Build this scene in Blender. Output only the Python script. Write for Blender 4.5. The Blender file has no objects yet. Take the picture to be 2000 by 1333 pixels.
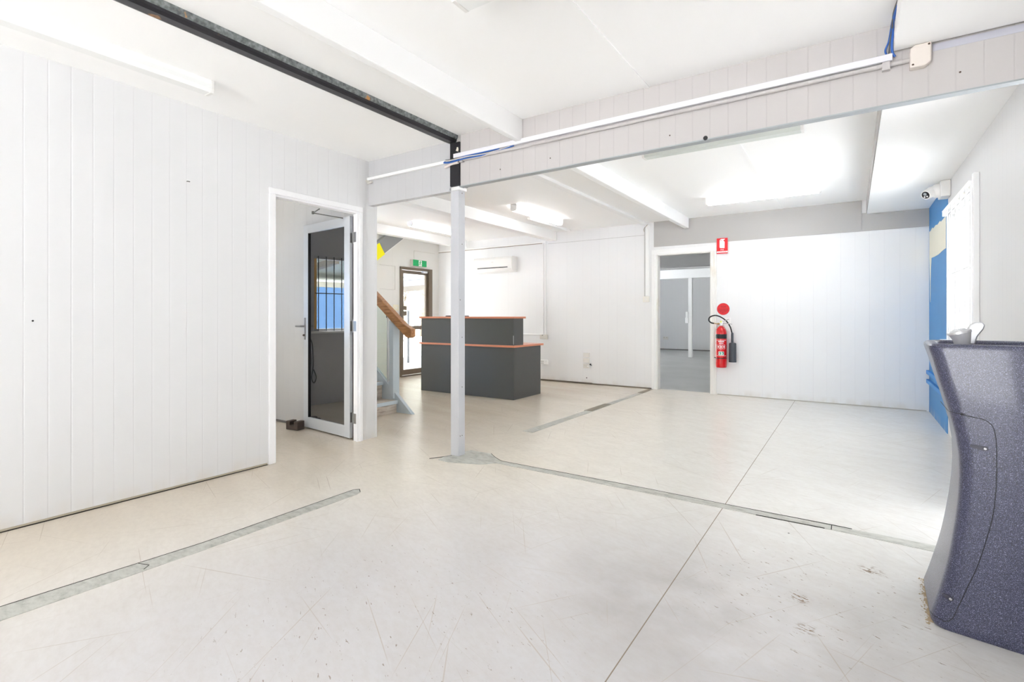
import bpy, bmesh, math, random
from mathutils import Vector, Matrix
random.seed(7)
SC = bpy.context.scene
COL = SC.collection
PI = math.pi
XL, XE, XR, YB, YW, H = -3.666, -6.9, 0.76, 3.14, 7.70, 1.12

# ---------------------------------------------------------------- materials
def mat(name, col, rough=0.5, metal=0.0, spec=0.5, ior=1.45, coat=0.0):
    m = bpy.data.materials.new(name); m.use_nodes = True
    b = m.node_tree.nodes['Principled BSDF']
    b.inputs['Base Color'].default_value = (*col, 1)
    b.inputs['Roughness'].default_value = rough
    b.inputs['Metallic'].default_value = metal
    b.inputs['IOR'].default_value = ior
    b.inputs['Specular IOR Level'].default_value = spec
    b.inputs['Coat Weight'].default_value = coat
    return m
def nd(m, t, **kw):
    n = m.node_tree.nodes.new(t)
    for k, v in kw.items(): setattr(n, k, v)
    return n
def lk(m, a, b): m.node_tree.links.new(a, b)
def bsdf(m): return m.node_tree.nodes['Principled BSDF']
def math_(m, op, a, b=None, c=None):
    n = nd(m, 'ShaderNodeMath', operation=op)
    for i, v in enumerate((a, b, c)):
        if v is None: continue
        if isinstance(v, (int, float)): n.inputs[i].default_value = v
        else: lk(m, v, n.inputs[i])
    return n.outputs[0]
def ramp(m, src, stops):
    r = nd(m, 'ShaderNodeValToRGB')
    el = r.color_ramp.elements
    while len(el) < len(stops): el.new(0.5)
    for e, (p, c) in zip(el, stops):
        e.position = p; e.color = (*c, 1) if len(c) == 3 else c
    lk(m, src, r.inputs['Fac']); return r.outputs['Color']
def noise(m, scale, detail=3, rough=0.5, stretch=None, rot=0.0, w=0.0):
    g = nd(m, 'ShaderNodeNewGeometry'); mp = nd(m, 'ShaderNodeMapping')
    lk(m, g.outputs['Position'], mp.inputs['Vector'])
    mp.inputs['Location'].default_value = (w, w * .7, w * .3)
    if stretch: mp.inputs['Scale'].default_value = stretch
    mp.inputs['Rotation'].default_value = (0, 0, rot)
    n = nd(m, 'ShaderNodeTexNoise')
    n.inputs['Scale'].default_value = scale; n.inputs['Detail'].default_value = detail; n.inputs['Roughness'].default_value = rough
    lk(m, mp.outputs['Vector'], n.inputs['Vector'])
    return n.outputs['Fac']
def mixc(m, fac, a, b, mode='MIX'):
    n = nd(m, 'ShaderNodeMix', data_type='RGBA', blend_type=mode)
    if isinstance(fac, (int, float)): n.inputs[0].default_value = fac
    else: lk(m, fac, n.inputs[0])
    for i, v in ((6, a), (7, b)):
        if isinstance(v, tuple): n.inputs[i].default_value = (*v, 1)
        else: lk(m, v, n.inputs[i])
    return n.outputs[2]

def panel_mat(name, col, axis, pitch=0.1, groove=0.008, seam=1.2, off=0.0, rough=0.45, dirt=0.88, vary=None):  # dirt darkens the groove colour, standing in for groove shade
    """Grooved sheet cladding: V grooves along z every `pitch`, a panel joint every `seam`."""
    m = mat(name, col, rough)
    g = nd(m, 'ShaderNodeNewGeometry'); s = nd(m, 'ShaderNodeSeparateXYZ'); lk(m, g.outputs['Position'], s.inputs[0])
    p = math_(m, 'ADD', s.outputs[axis], 100.0 + off)
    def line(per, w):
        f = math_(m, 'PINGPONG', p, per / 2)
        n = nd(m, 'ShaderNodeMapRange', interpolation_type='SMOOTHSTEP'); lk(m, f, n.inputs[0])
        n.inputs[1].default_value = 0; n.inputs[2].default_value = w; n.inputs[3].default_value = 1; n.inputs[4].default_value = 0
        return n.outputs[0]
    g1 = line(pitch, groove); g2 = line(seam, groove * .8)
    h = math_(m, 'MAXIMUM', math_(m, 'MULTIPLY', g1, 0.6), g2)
    inv = math_(m, 'SUBTRACT', 1.0, h)
    bp = nd(m, 'ShaderNodeBump'); bp.inputs['Distance'].default_value = 0.004; bp.inputs['Strength'].default_value = 0.30
    lk(m, inv, bp.inputs['Height']); lk(m, bp.outputs['Normal'], bsdf(m).inputs['Normal'])
    nz = noise(m, 1.6, 3)
    c = mixc(m, nz, tuple(x * .985 for x in col), tuple(min(1, x * 1.01) for x in col))
    if vary: c = mixc(m, ramp(m, noise(m, 2.0, 4, w=5), [(.4, (0, 0, 0)), (.7, (1, 1, 1))]), c, vary)
    c = mixc(m, h, c, tuple(x * dirt for x in col))  # groove shade painted into the sheet colour
    # scuffed grime just above the floor, a real stain on the sheet's foot
    zz = nd(m, 'ShaderNodeMapRange'); lk(m, s.outputs[2], zz.inputs[0])
    zz.inputs[1].default_value = 0.0; zz.inputs[2].default_value = 0.10; zz.inputs[3].default_value = 0.55; zz.inputs[4].default_value = 0.0
    gr = math_(m, 'MULTIPLY', zz.outputs[0], ramp(m, noise(m, 9, 4, stretch=(1, 1, .35)), [(.4, (0, 0, 0)), (.7, (1, 1, 1))]))
    c = mixc(m, gr, c, (.62, .56, .46))
    lk(m, c, bsdf(m).inputs['Base Color'])
    return m

WHITE = (.89, .89, .885)
M = {}
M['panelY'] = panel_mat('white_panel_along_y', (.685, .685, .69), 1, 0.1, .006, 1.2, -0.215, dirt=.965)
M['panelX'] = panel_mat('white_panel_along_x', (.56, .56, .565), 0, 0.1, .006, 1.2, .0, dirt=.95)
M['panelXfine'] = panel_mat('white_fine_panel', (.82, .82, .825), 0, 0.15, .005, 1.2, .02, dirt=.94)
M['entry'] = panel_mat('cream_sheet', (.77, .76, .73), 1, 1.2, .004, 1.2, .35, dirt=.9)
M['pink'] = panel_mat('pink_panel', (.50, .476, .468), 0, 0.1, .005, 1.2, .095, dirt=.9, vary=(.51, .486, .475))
M['white'] = mat('white_paint', WHITE, .45)
M['ceil'] = mat('ceiling_white', (.95, .95, .945), .6)
M['fascia'] = mat('warm_grey_paint', (.43, .417, .405), .6)
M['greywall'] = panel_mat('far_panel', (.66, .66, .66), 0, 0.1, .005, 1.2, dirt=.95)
M['greypaint'] = mat('grey_paint', (.36, .36, .36), .6)
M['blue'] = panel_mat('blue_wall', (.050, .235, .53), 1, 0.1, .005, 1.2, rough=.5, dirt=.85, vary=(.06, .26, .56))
M['blueplain'] = mat('blue_paint', (.045, .25, .60), .5)
M['cream'] = mat('cream_patch', (.80, .77, .64), .6)
M['black'] = mat('black_rubber', (.012, .012, .013), .45)
M['blackgap'] = mat('dark_gap', (.02, .017, .013), .9)
M['chrome'] = mat('chrome', (.82, .82, .84), .12, 1.0)
M['steelbright'] = mat('brushed_aluminium', (.72, .73, .75), .32, .85)
M['alu'] = mat('powdercoated_aluminium', (.64, .66, .69), .32, .25)
M['darkglass'] = mat('tinted_glass', (.012, .013, .016), 0.0, 0, .5, 2.7)
M['desk'] = mat('charcoal_laminate', (.074, .076, .073), .38)
M['copper'] = mat('copper_edge', (.62, .235, .135), .32)
M['plastic'] = mat('white_plastic', (.80, .79, .77), .35)
M['plasticgrey'] = mat('aged_plastic', (.66, .63, .58), .45)
M['beigebox'] = mat('pink_beige_plastic', (.72, .655, .60), .5)
M['trunk'] = mat('white_trunking', (.80, .79, .83), .4)
M['cableblue'] = mat('blue_cable', (.03, .12, .42), .5)
M['cablegrey'] = mat('grey_cable', (.12, .12, .11), .6)
M['red'] = mat('red_enamel', (.62, .008, .012), .25, coat=.3)
M['signred'] = mat('sign_red', (.68, .010, .018), .45)
M['signwhite'] = mat('sign_white', (.9, .9, .9), .5)
M['signblack'] = mat('sign_print_dark', (.07, .005, .008), .5)
M['horn'] = mat('horn_plastic', (.055, .062, .075), .45)
M['yellow'] = mat('yellow_paint', (.93, .86, .0), .5)
M['stairgrey'] = mat('blue_grey_paint', (.53, .60, .65), .4)
M['soffitgrey'] = mat('grey_soffit', (.30, .31, .32), .5)
M['bronze'] = mat('bronze_anodised', (.155, .118, .082), .38, .3)
M['iron'] = mat('rusty_iron', (.085, .062, .05), .7)
M['green'] = mat('exit_green', (.0, .40, .115), .4)
M['diffuser'] = mat('opal_diffuser', (.86, .87, .86), .3)
M['lens'] = mat('lens_black', (.03, .03, .035), .12)
M['cladgrey'] = mat('galvanised_grey', (.36, .385, .40), .42, .35)
M['concrete'] = mat('outdoor_concrete', (.70, .70, .71), .9)
M['canopy'] = mat('canopy_sheet', (.045, .047, .062), .6)
M['canopybeam'] = mat('canopy_beam', (.20, .175, .145), .6)
M['bark'] = mat('bark', (.16, .12, .09), .9)
M['tapmetal'] = mat('satin_silver', (.70, .70, .72), .22, .35)
M['screw'] = mat('screw_head', (.10, .07, .05), .5, .5)

m = M['galv'] = mat('mottled_steel', (.2, .21, .22), .5, .4)
lk(m, ramp(m, noise(m, 45, 4), [(.35, (.11, .12, .12)), (.6, (.24, .26, .26)), (.75, (.34, .36, .36))]), bsdf(m).inputs['Base Color'])
m = M['darksteel'] = mat('dark_steel', (.02, .02, .023), .38, .3)
c = ramp(m, noise(m, 6, 4, w=3.1), [(.0, (.018, .018, .022)), (.70, (.024, .023, .027)), (.72, (.30, .14, .045)), (.76, (.10, .05, .03))])
lk(m, c, bsdf(m).inputs['Base Color'])
m = M['galvrust'] = mat('mottled_steel_rust', (.2, .21, .22), .5, .3)
c1 = ramp(m, noise(m, 45, 4), [(.35, (.10, .11, .11)), (.6, (.22, .24, .24)), (.75, (.32, .34, .34))])
lk(m, mixc(m, ramp(m, noise(m, 5, 4, w=1.7), [(.69, (0, 0, 0)), (.705, (1, 1, 1))]), c1, (.50, .25, .08)), bsdf(m).inputs['Base Color'])

m = M['wood'] = mat('handrail_wood', (.40, .19, .075), .35)
lk(m, ramp(m, noise(m, 7, 4, stretch=(1.2, 8, 8), rot=0), [(.3, (.27, .115, .04)), (.55, (.43, .20, .075)), (.75, (.54, .28, .12))]), bsdf(m).inputs['Base Color'])
m = M['treadwood'] = mat('worn_tread_vinyl', (.5, .44, .38), .5)
lk(m, ramp(m, noise(m, 5, 5, .6, stretch=(6, 1, 8)), [(.3, (.34, .28, .23)), (.5, (.56, .49, .42)), (.7, (.70, .65, .58))]), bsdf(m).inputs['Base Color'])

# speckled polyethylene of the fountain
m = M['speckle'] = mat('speckled_blue_grey', (.1, .1, .15), .30, coat=.25)
bsdf(m).inputs['Coat Roughness'].default_value = .08
n1 = noise(m, 460, 2, .65); n2 = noise(m, 260, 1, .5, w=8)
c = ramp(m, n1, [(.32, (.014, .015, .030)), (.48, (.032, .034, .068)), (.60, (.10, .105, .18)), (.72, (.36, .38, .54))])
c = mixc(m, ramp(m, n2, [(.60, (0, 0, 0)), (.66, (1, 1, 1))]), c, (.035, .035, .055))
lk(m, c, bsdf(m).inputs['Base Color'])

# painted floor
CH = ((-.176, 2.32), (-.136, 2.10), (.067, 2.742))
m = M['floor'] = mat('cream_floor_paint', (.7, .67, .6), .33)
g = nd(m, 'ShaderNodeNewGeometry'); s = nd(m, 'ShaderNodeSeparateXYZ'); lk(m, g.outputs['Position'], s.inputs[0])
def noise2(scale, detail, rough, rot, stretch, w=0.0):
    """Noise in rotated, then stretched, floor coordinates: streaks along one direction."""
    a = nd(m, 'ShaderNodeMapping'); a.inputs['Rotation'].default_value = (0, 0, rot); lk(m, g.outputs['Position'], a.inputs[0])
    c = nd(m, 'ShaderNodeMapping'); c.inputs['Scale'].default_value = (*stretch, 1); c.inputs['Location'].default_value = (w, w * .37, 0); lk(m, a.outputs[0], c.inputs[0])
    n = nd(m, 'ShaderNodeTexNoise'); n.inputs['Scale'].default_value = scale; n.inputs['Detail'].default_value = detail; n.inputs['Roughness'].default_value = rough
    lk(m, c.outputs[0], n.inputs['Vector']); return n.outputs['Fac']
base = mixc(m, ramp(m, noise(m, .45, 3), [(.35, (0, 0, 0)), (.65, (1, 1, 1))]), (.80, .75, .655), (.81, .77, .69))
def blob(cx, cy, r0, r1):
    dx = math_(m, 'SUBTRACT', s.outputs[0], cx); dy = math_(m, 'SUBTRACT', s.outputs[1], cy)
    d = math_(m, 'SQRT', math_(m, 'ADD', math_(m, 'MULTIPLY', dx, dx), math_(m, 'MULTIPLY', dy, dy)))
    n = nd(m, 'ShaderNodeMapRange', interpolation_type='SMOOTHSTEP'); lk(m, d, n.inputs[0])
    n.inputs[1].default_value = r0; n.inputs[2].default_value = r1; n.inputs[3].default_value = 1; n.inputs[4].default_value = 0
    return n.outputs[0]
# cooler tone on the right; tan wear along the left wall and round the desk; grey traffic grime and painted-in bluish daylight near
cool = nd(m, 'ShaderNodeMapRange', interpolation_type='SMOOTHSTEP'); lk(m, s.outputs[0], cool.inputs[0])
cool.inputs[1].default_value = -2.3; cool.inputs[2].default_value = -.4
base = mixc(m, math_(m, 'MULTIPLY', cool.outputs[0], .8), base, (.745, .745, .72))
dl = nd(m, 'ShaderNodeMapRange', interpolation_type='SMOOTHSTEP'); lk(m, s.outputs[0], dl.inputs[0])
dl.inputs[1].default_value = -3.75; dl.inputs[2].default_value = -2.2; dl.inputs[3].default_value = 1; dl.inputs[4].default_value = 0
tan = math_(m, 'MAXIMUM', dl.outputs[0], math_(m, 'MULTIPLY', blob(-3.5, 6.2, .6, 2.8), .5))
tan = math_(m, 'MULTIPLY', tan, ramp(m, noise2(1.4, 3, .5, .25, (.55, 2.4), 2), [(.2, (.45, .45, .45)), (.8, (.95, .95, .95))]))
base = mixc(m, tan, base, (.56, .48, .375))
fg = math_(m, 'MULTIPLY', blob(-.9, .9, .9, 2.5), .8)
base = mixc(m, fg, base, (.56, .555, .58))  # near floor: grime tone plus bluish outdoor light put into the colour
gm = math_(m, 'MAXIMUM', blob(-.55, 2.0, .12, .75), math_(m, 'MULTIPLY', blob(-.25, 2.05, .1, .7), .8))
gm = math_(m, 'MULTIPLY', gm, ramp(m, noise(m, 4, 4, .55), [(.25, (0, 0, 0)), (.8, (1, 1, 1))]))
base = mixc(m, math_(m, 'MULTIPLY', gm, .8), base, (.38, .36, .345))
# fine rubbed mottling, thin straight scratches in several directions
base = mixc(m, ramp(m, noise2(5, 5, .6, .35, (.75, 1.6), 3), [(.30, (0, 0, 0)), (.85, (.28, .28, .28))]), base, (.50, .44, .38))
base = mixc(m, ramp(m, noise2(24, 4, .65, .35, (.8, 1.7), 8), [(.40, (0, 0, 0)), (.80, (.20, .20, .20))]), base, (.42, .36, .31))
for rot, w, st in ((.55, 1, .55), (-.30, 4, .45), (1.15, 9, .6), (-.95, 14, .5), (.95, 21, .5), (-1.25, 33, .45), (.30, 40, .5)):
    sc_ = ramp(m, noise2(1.0, 1.5, .5, rot, (.9, 95), w), [(.715, (0, 0, 0)), (.75, (st, st, st)), (.80, (st, st, st))])
    base = mixc(m, sc_, base, (.44, .37, .30))
vo = nd(m, 'ShaderNodeTexVoronoi'); vo.inputs['Scale'].default_value = 5.0
mp = nd(m, 'ShaderNodeMapping'); mp.inputs['Scale'].default_value = (1, 1.0, 0); lk(m, g.outputs['Position'], mp.inputs[0]); lk(m, mp.outputs[0], vo.inputs['Vector'])
sp = nd(m, 'ShaderNodeSeparateColor'); lk(m, vo.outputs['Color'], sp.inputs[0])
fl_ = math_(m, 'MULTIPLY', math_(m, 'LESS_THAN', vo.outputs['Distance'], math_(m, 'MULTIPLY', math_(m, 'POWER', sp.outputs[1], 3.0), .040)), math_(m, 'GREATER_THAN', sp.outputs[0], .55))
base = mixc(m, fl_, base, (.07, .055, .045))
sf = math_(m, 'MULTIPLY', math_(m, 'MAXIMUM', blob(-.12, 2.35, .25, .7), math_(m, 'MULTIPLY', blob(-1.35, 1.25, .3, .9), .75)), ramp(m, noise2(20, 4, .65, .5, (1.0, 3.2), 6), [(.645, (0, 0, 0)), (.67, (1, 1, 1))]))
base = mixc(m, sf, base, (.24, .18, .13))
chips = math_(m, 'MAXIMUM', math_(m, 'MAXIMUM', blob(CH[0][0], CH[0][1], .02, .055), blob(CH[1][0], CH[1][1], .01, .05)), blob(CH[2][0], CH[2][1], .01, .07))
chips = math_(m, 'MULTIPLY', chips, ramp(m, noise2(38, 3, .6, .4, (.8, 2.2), 11), [(.53, (0, 0, 0)), (.56, (1, 1, 1))]))
base = mixc(m, chips, base, (.25, .18, .12))
# saw-cut joint in the slab
cr = math_(m, 'LESS_THAN', math_(m, 'ABSOLUTE', math_(m, 'ADD', s.outputs[0], .628)), .0021)
base = mixc(m, cr, base, (.27, .22, .17))
lk(m, base, bsdf(m).inputs['Base Color'])
bsdf(m).inputs['Roughness'].default_value = .26
bp = nd(m, 'ShaderNodeBump'); bp.inputs['Distance'].default_value = .002; bp.inputs['Strength'].default_value = .10
lk(m, noise(m, 9, 3), bp.inputs['Height']); lk(m, bp.outputs['Normal'], bsdf(m).inputs['Normal'])

m = M['strip'] = mat('trench_patch', (.5, .5, .47), .5)
lk(m, ramp(m, noise(m, 14, 5, .65, stretch=(1, 2, 1), rot=.5), [(.3, (.33, .33, .295)), (.5, (.47, .47, .43)), (.7, (.55, .555, .51))]), bsdf(m).inputs['Base Color'])
M['stripdark'] = mat('trench_patch_brown', (.235, .205, .155), .6)
m = M['farfloor'] = mat('grey_floor_paint', (.44, .45, .44), .35)
lk(m, ramp(m, noise(m, 1.5, 4), [(.3, (.42, .43, .42)), (.7, (.50, .505, .50))]), bsdf(m).inputs['Base Color'])

def glass_mat(name, tint):
    m = bpy.data.materials.new(name); m.use_nodes = True
    nt = m.node_tree; nt.nodes.remove(nt.nodes['Principled BSDF'])
    t = nd(m, 'ShaderNodeBsdfTransparent'); t.inputs[0].default_value = (*tint, 1)
    gl = nd(m, 'ShaderNodeBsdfGlossy'); gl.inputs['Roughness'].default_value = .0
    fr = nd(m, 'ShaderNodeFresnel'); fr.inputs['IOR'].default_value = 1.45
    mx = nd(m, 'ShaderNodeMixShader'); gg = nd(m, 'ShaderNodeNewGeometry'); lk(m, math_(m, 'MULTIPLY', fr.outputs[0], math_(m, 'SUBTRACT', 1.0, gg.outputs['Backfacing'])), mx.inputs[0]); lk(m, t.outputs[0], mx.inputs[1]); lk(m, gl.outputs[0], mx.inputs[2])
    lk(m, mx.outputs[0], nt.nodes['Material Output'].inputs['Surface'])
    return m
M['glass'] = glass_mat('clear_glass', (.97, .98, .975))
M['stairglass'] = glass_mat('greenish_glass', (.86, .91, .885))
def emit_mat(name, col, strength, base=(.9, .9, .9)):
    m = mat(name, base, .4)
    bsdf(m).inputs['Emission Color'].default_value = (*col, 1); bsdf(m).inputs['Emission Strength'].default_value = strength
    return m
M['litdiffuser'] = emit_mat('lit_opal_diffuser', (1, 1, 1), 8.5)
M['dimdiffuser'] = emit_mat('dim_opal_diffuser', (1, 1, 1), 5.0)
m = M['leaf'] = mat('eucalypt_leaf', (.20, .22, .12), .6)
lk(m, ramp(m, noise(m, 2.2, 3), [(.3, (.16, .17, .11)), (.5, (.27, .28, .20)), (.7, (.40, .39, .30))]), bsdf(m).inputs['Base Color'])

# ---------------------------------------------------------------- mesh helpers
def bm_(): return bmesh.new()
def box(b, x0, x1, y0, y1, z0, z1):
    vs = [b.verts.new((x, y, z)) for z in (z0, z1) for x, y in ((x0, y0), (x1, y0), (x1, y1), (x0, y1))]
    for f in ((3, 2, 1, 0), (4, 5, 6, 7), (0, 1, 5, 4), (1, 2, 6, 5), (2, 3, 7, 6), (3, 0, 4, 7)): b.faces.new([vs[i] for i in f])
    return vs
def bbox_bevel(x0, x1, y0, y1, z0, z1, r=.004, seg=2):
    b = bm_(); box(b, x0, x1, y0, y1, z0, z1)
    bmesh.ops.bevel(b, geom=list(b.edges), offset=r, segments=seg, profile=.5, affect='EDGES'); return b
def prism(b, pts, axis, a0, a1):
    """Extrude a 2D polygon along axis ('x': pts=(y,z), 'y': pts=(x,z), 'z': pts=(x,y))."""
    def P(p, a): return {'x': (a, p[0], p[1]), 'y': (p[0], a, p[1]), 'z': (p[0], p[1], a)}[axis]
    A = [b.verts.new(P(p, a0)) for p in pts]; B = [b.verts.new(P(p, a1)) for p in pts]
    n = len(pts)
    f = [b.faces.new(A), b.faces.new(B)] + [b.faces.new((A[i], A[(i + 1) % n], B[(i + 1) % n], B[i])) for i in range(n)]
    bmesh.ops.recalc_face_normals(b, faces=f)
def tube(b, path, r, seg=10, caps=True):
    pts = [Vector(p) for p in path]; rings = []
    rr = r if isinstance(r, (list, tuple)) else [r] * len(pts)
    up = None
    for i, p in enumerate(pts):
        d = (pts[min(i + 1, len(pts) - 1)] - pts[max(i - 1, 0)]).normalized()
        if up is None:
            up = d.orthogonal().normalized()
        u = (up - d * up.dot(d))
        u = u.normalized() if u.length > 1e-5 else d.orthogonal().normalized()
        up = u; v = d.cross(u)
        rings.append([b.verts.new(p + (u * math.cos(2 * PI * k / seg) + v * math.sin(2 * PI * k / seg)) * rr[i]) for k in range(seg)])
    for a, c in zip(rings, rings[1:]):
        for k in range(seg): b.faces.new((a[k], a[(k + 1) % seg], c[(k + 1) % seg], c[k]))
    if caps: b.faces.new(rings[0][::-1]); b.faces.new(rings[-1])
def smooth_path(ctrl, n=10):
    P = [Vector(p) for p in ctrl]; out = []
    for i in range(len(P) - 1):
        p0, p1, p2, p3 = P[max(i - 1, 0)], P[i], P[i + 1], P[min(i + 2, len(P) - 1)]
        for k in range(n):
            t = k / n
            out.append(.5 * ((2 * p1) + (p2 - p0) * t + (2 * p0 - 5 * p1 + 4 * p2 - p3) * t * t + (3 * p1 - p0 - 3 * p2 + p3) * t ** 3))
    return out + [P[-1]]
def lathe(b, prof, c, seg=32, axis='z'):
    rings = []
    for r, h in prof:
        ring = []
        for k in range(seg):
            a = 2 * PI * k / seg; u, v = r * math.cos(a), r * math.sin(a)
            o = {'z': (u, v, h), 'y': (u, h, v), 'x': (h, u, v)}[axis]
            ring.append(b.verts.new((c[0] + o[0], c[1] + o[1], c[2] + o[2])))
        rings.append(ring)
    fs = []
    for a, d in zip(rings, rings[1:]):
        for k in range(seg): fs.append(b.faces.new((a[k], a[(k + 1) % seg], d[(k + 1) % seg], d[k])))
    fs.append(b.faces.new(rings[0][::-1])); fs.append(b.faces.new(rings[-1]))
    bmesh.ops.recalc_face_normals(b, faces=fs)
ORG = {}
def obj(name, b, m, parent=None, smooth=False, label=None, cat=None, group=None, kind=None, origin=None, bevel=None):
    me = bpy.data.meshes.new(name)
    if parent is not None: org = ORG[parent.name]
    elif origin is not None: org = Vector(origin)
    elif kind == 'structure': org = Vector((0, 0, 0))
    else:
        xs = [v.co for v in b.verts]
        org = Vector(((min(v.x for v in xs) + max(v.x for v in xs)) / 2, (min(v.y for v in xs) + max(v.y for v in xs)) / 2, min(v.z for v in xs)))
    for v in b.verts: v.co -= org
    bmesh.ops.recalc_face_normals(b, faces=b.faces)
    b.to_mesh(me); b.free()
    if isinstance(m, (list, tuple)):
        for q in m: me.materials.append(q)
    else: me.materials.append(m)
    o = bpy.data.objects.new(name, me); COL.objects.link(o)
    if smooth:
        for p in me.polygons: p.use_smooth = True
        try: me.set_sharp_from_angle(angle=math.radians(38))
        except Exception: pass
    if bevel:
        md = o.modifiers.new('bevel', 'BEVEL'); md.width = bevel; md.segments = 2; md.limit_method = 'ANGLE'
    if parent is not None: o.parent = parent
    else: o.location = org
    ORG[o.name] = org
    if label: o['label'] = label
    if cat: o['category'] = cat
    if group: o['group'] = group
    if kind: o['kind'] = kind
    return o
def thing(name, label, cat, loc, group=None, kind=None):
    o = bpy.data.objects.new(name, None); COL.objects.link(o); o.location = loc; o.empty_display_size = .1
    o['label'] = label; o['category'] = cat
    if group: o['group'] = group
    if kind: o['kind'] = kind
    ORG[o.name] = Vector(loc); return o
def dup(root, delta, label, rotz=0.0):
    def cp(o, par):
        c = o.copy(); COL.objects.link(c)
        if par is not None: c.parent = par
        for ch in o.children: cp(ch, c)
        return c
    r = cp(root, None); r.location = Vector(delta); r.rotation_euler[2] = rotz; r['label'] = label
    ORG[r.name] = Vector(delta); return r
def text(name, s, loc, size, m, parent, rot=(PI / 2, 0, 0), ext=.0004):
    cu = bpy.data.curves.new(name, 'FONT'); cu.body = s; cu.size = size; cu.extrude = ext; cu.align_x = 'CENTER'; cu.align_y = 'CENTER'
    cu.materials.append(m)
    tmp = bpy.data.objects.new(name, cu); COL.objects.link(tmp)
    me = bpy.data.meshes.new_from_object(tmp.evaluated_get(bpy.context.evaluated_depsgraph_get()))
    bpy.data.objects.remove(tmp); bpy.data.curves.remove(cu); me.name = name
    o = bpy.data.objects.new(name, me); COL.objects.link(o); o.parent = parent
    if not me.materials: me.materials.append(m)
    o.location = Vector(loc) - ORG[parent.name]; o.rotation_euler = rot
    return o
def struct(name, b, m, label, cat, **kw): return obj(name, b, m, label=label, cat=cat, kind='structure', **kw)
def wall(b, axis, c0, c1, a0, a1, z0, z1, holes=()):
    """Wall slab between c0..c1 on `axis`, running a0..a1 on the other axis, with rectangular holes (a0,a1,z0,z1)."""
    A = sorted({a0, a1, *[h[0] for h in holes], *[h[1] for h in holes]}); A = [a for a in A if a0 <= a <= a1]
    for p, q in zip(A, A[1:]):
        zs = z0
        hs = sorted([h for h in holes if h[0] <= p + 1e-6 and h[1] >= q - 1e-6], key=lambda h: h[2])
        segs = []
        for h in hs:
            if h[2] > zs + 1e-6: segs.append((zs, h[2]))
            zs = h[3]
        if zs < z1 - 1e-6: segs.append((zs, z1))
        for s0, s1 in segs:
            if axis == 'x': box(b, c0, c1, p, q, s0, s1)
            else: box(b, p, q, c0, c1, s0, s1)

# ---------------------------------------------------------------- room shell
ZC, ZL = 2.56, 2.53
b = bm_(); box(b, -7.0, .9, -3.4, YW + .1, -.12, 0)
struct('floor', b, M['floor'], 'cream painted concrete floor with scratches and grey repaired trenches', 'floor')
b = bm_(); box(b, -7.0, .9, YW + .1, 17.3, -.12, 0)
struct('floor_far', b, M['farfloor'], 'grey painted floor seen through the back doorway', 'floor')

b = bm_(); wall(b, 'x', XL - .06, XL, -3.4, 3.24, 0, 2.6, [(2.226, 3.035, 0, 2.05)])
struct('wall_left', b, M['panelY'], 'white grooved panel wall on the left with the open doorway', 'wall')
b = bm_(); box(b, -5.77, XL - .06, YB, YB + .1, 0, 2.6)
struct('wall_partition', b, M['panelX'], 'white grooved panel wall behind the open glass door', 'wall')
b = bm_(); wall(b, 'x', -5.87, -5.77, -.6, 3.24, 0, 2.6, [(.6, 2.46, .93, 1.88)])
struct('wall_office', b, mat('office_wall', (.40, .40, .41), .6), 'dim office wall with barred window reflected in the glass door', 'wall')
b = bm_(); wall(b, 'y', -.7, -.6, -5.77, XL - .06, 0, 2.6, [(-4.88, -4.52, 0, 2.1)])  # tall slot added on the hidden side to brighten the office
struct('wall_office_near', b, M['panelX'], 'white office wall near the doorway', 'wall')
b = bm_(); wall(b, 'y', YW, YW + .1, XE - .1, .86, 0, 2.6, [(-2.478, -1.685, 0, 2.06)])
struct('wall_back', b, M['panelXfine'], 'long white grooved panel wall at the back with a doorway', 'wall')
b = bm_(); box(b, -2.52, .10, YW - .012, YW, 2.178, ZC); box(b, .103, XR, YW - .012, YW, 2.178, 2.40); box(b, -1.945, -1.93, YW - .014, YW, 2.40, ZC)
struct('trim_fascia', b, M['fascia'], 'warm grey fascia strip along the top of the back wall', 'trim')
b = bm_(); wall(b, 'x', XE - .1, XE, YB, YW, 0, 2.6, [(6.66, 7.455, 0, 2.02), (3.30, 5.4, 1.45, 2.35)])  # high stair opening added out of view to light the back bay
struct('wall_entry', b, M['entry'], 'cream entry wall around the bronze glass door', 'wall')
b = bm_(); wall(b, 'x', XR, XR + .12, -3.4, YW, 0, 2.6, [(4.95, 6.30, .95, 2.08), (3.20, 3.70, 0, 2.1)])  # narrow second opening, out of view, put in for extra daylight
struct('wall_right', b, M['panelY'], 'white grooved panel wall on the right around the window', 'wall')
b = bm_(); prism(b, [(6.335, 0), (YW, 0), (YW, 2.40), (6.335, 2.40)], 'x', XR - .006, XR)
struct('wall_right_end', b, M['blue'], 'bright blue painted end of the right wall beside the window', 'wall')
# ragged cream patch on the blue paint
b = bm_()
pts = [(6.41, 2.09), (6.55, 2.085), (6.72, 2.08), (6.80, 2.10), (6.97, 2.088), (7.12, 2.105), (7.3, 2.096), (7.40, 2.118), (7.54, 2.10), (7.655, 2.105), (7.66, 1.80), (7.63, 1.70), (7.60, 1.50), (7.585, 1.33), (7.57, 1.28), (7.56, 1.50), (7.54, 1.64), (7.47, 1.783), (7.2, 1.772), (6.9, 1.766), (6.65, 1.775), (6.41, 1.777)]
prism(b, pts, 'x', XR - .0085, XR - .006)
struct('trim_paint_patch', b, M['cream'], 'cream unpainted patch with ragged edges on the blue wall', 'paint patch')
b = bm_()
for z in (.36, .465): box(b, XR - .034, XR - .006, 4.0, YW - .002, z - .022, z + .022)
struct('trim_blue_rails', b, M['blueplain'], 'two blue horizontal rails low on the blue wall', 'rail', bevel=.004)
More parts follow.
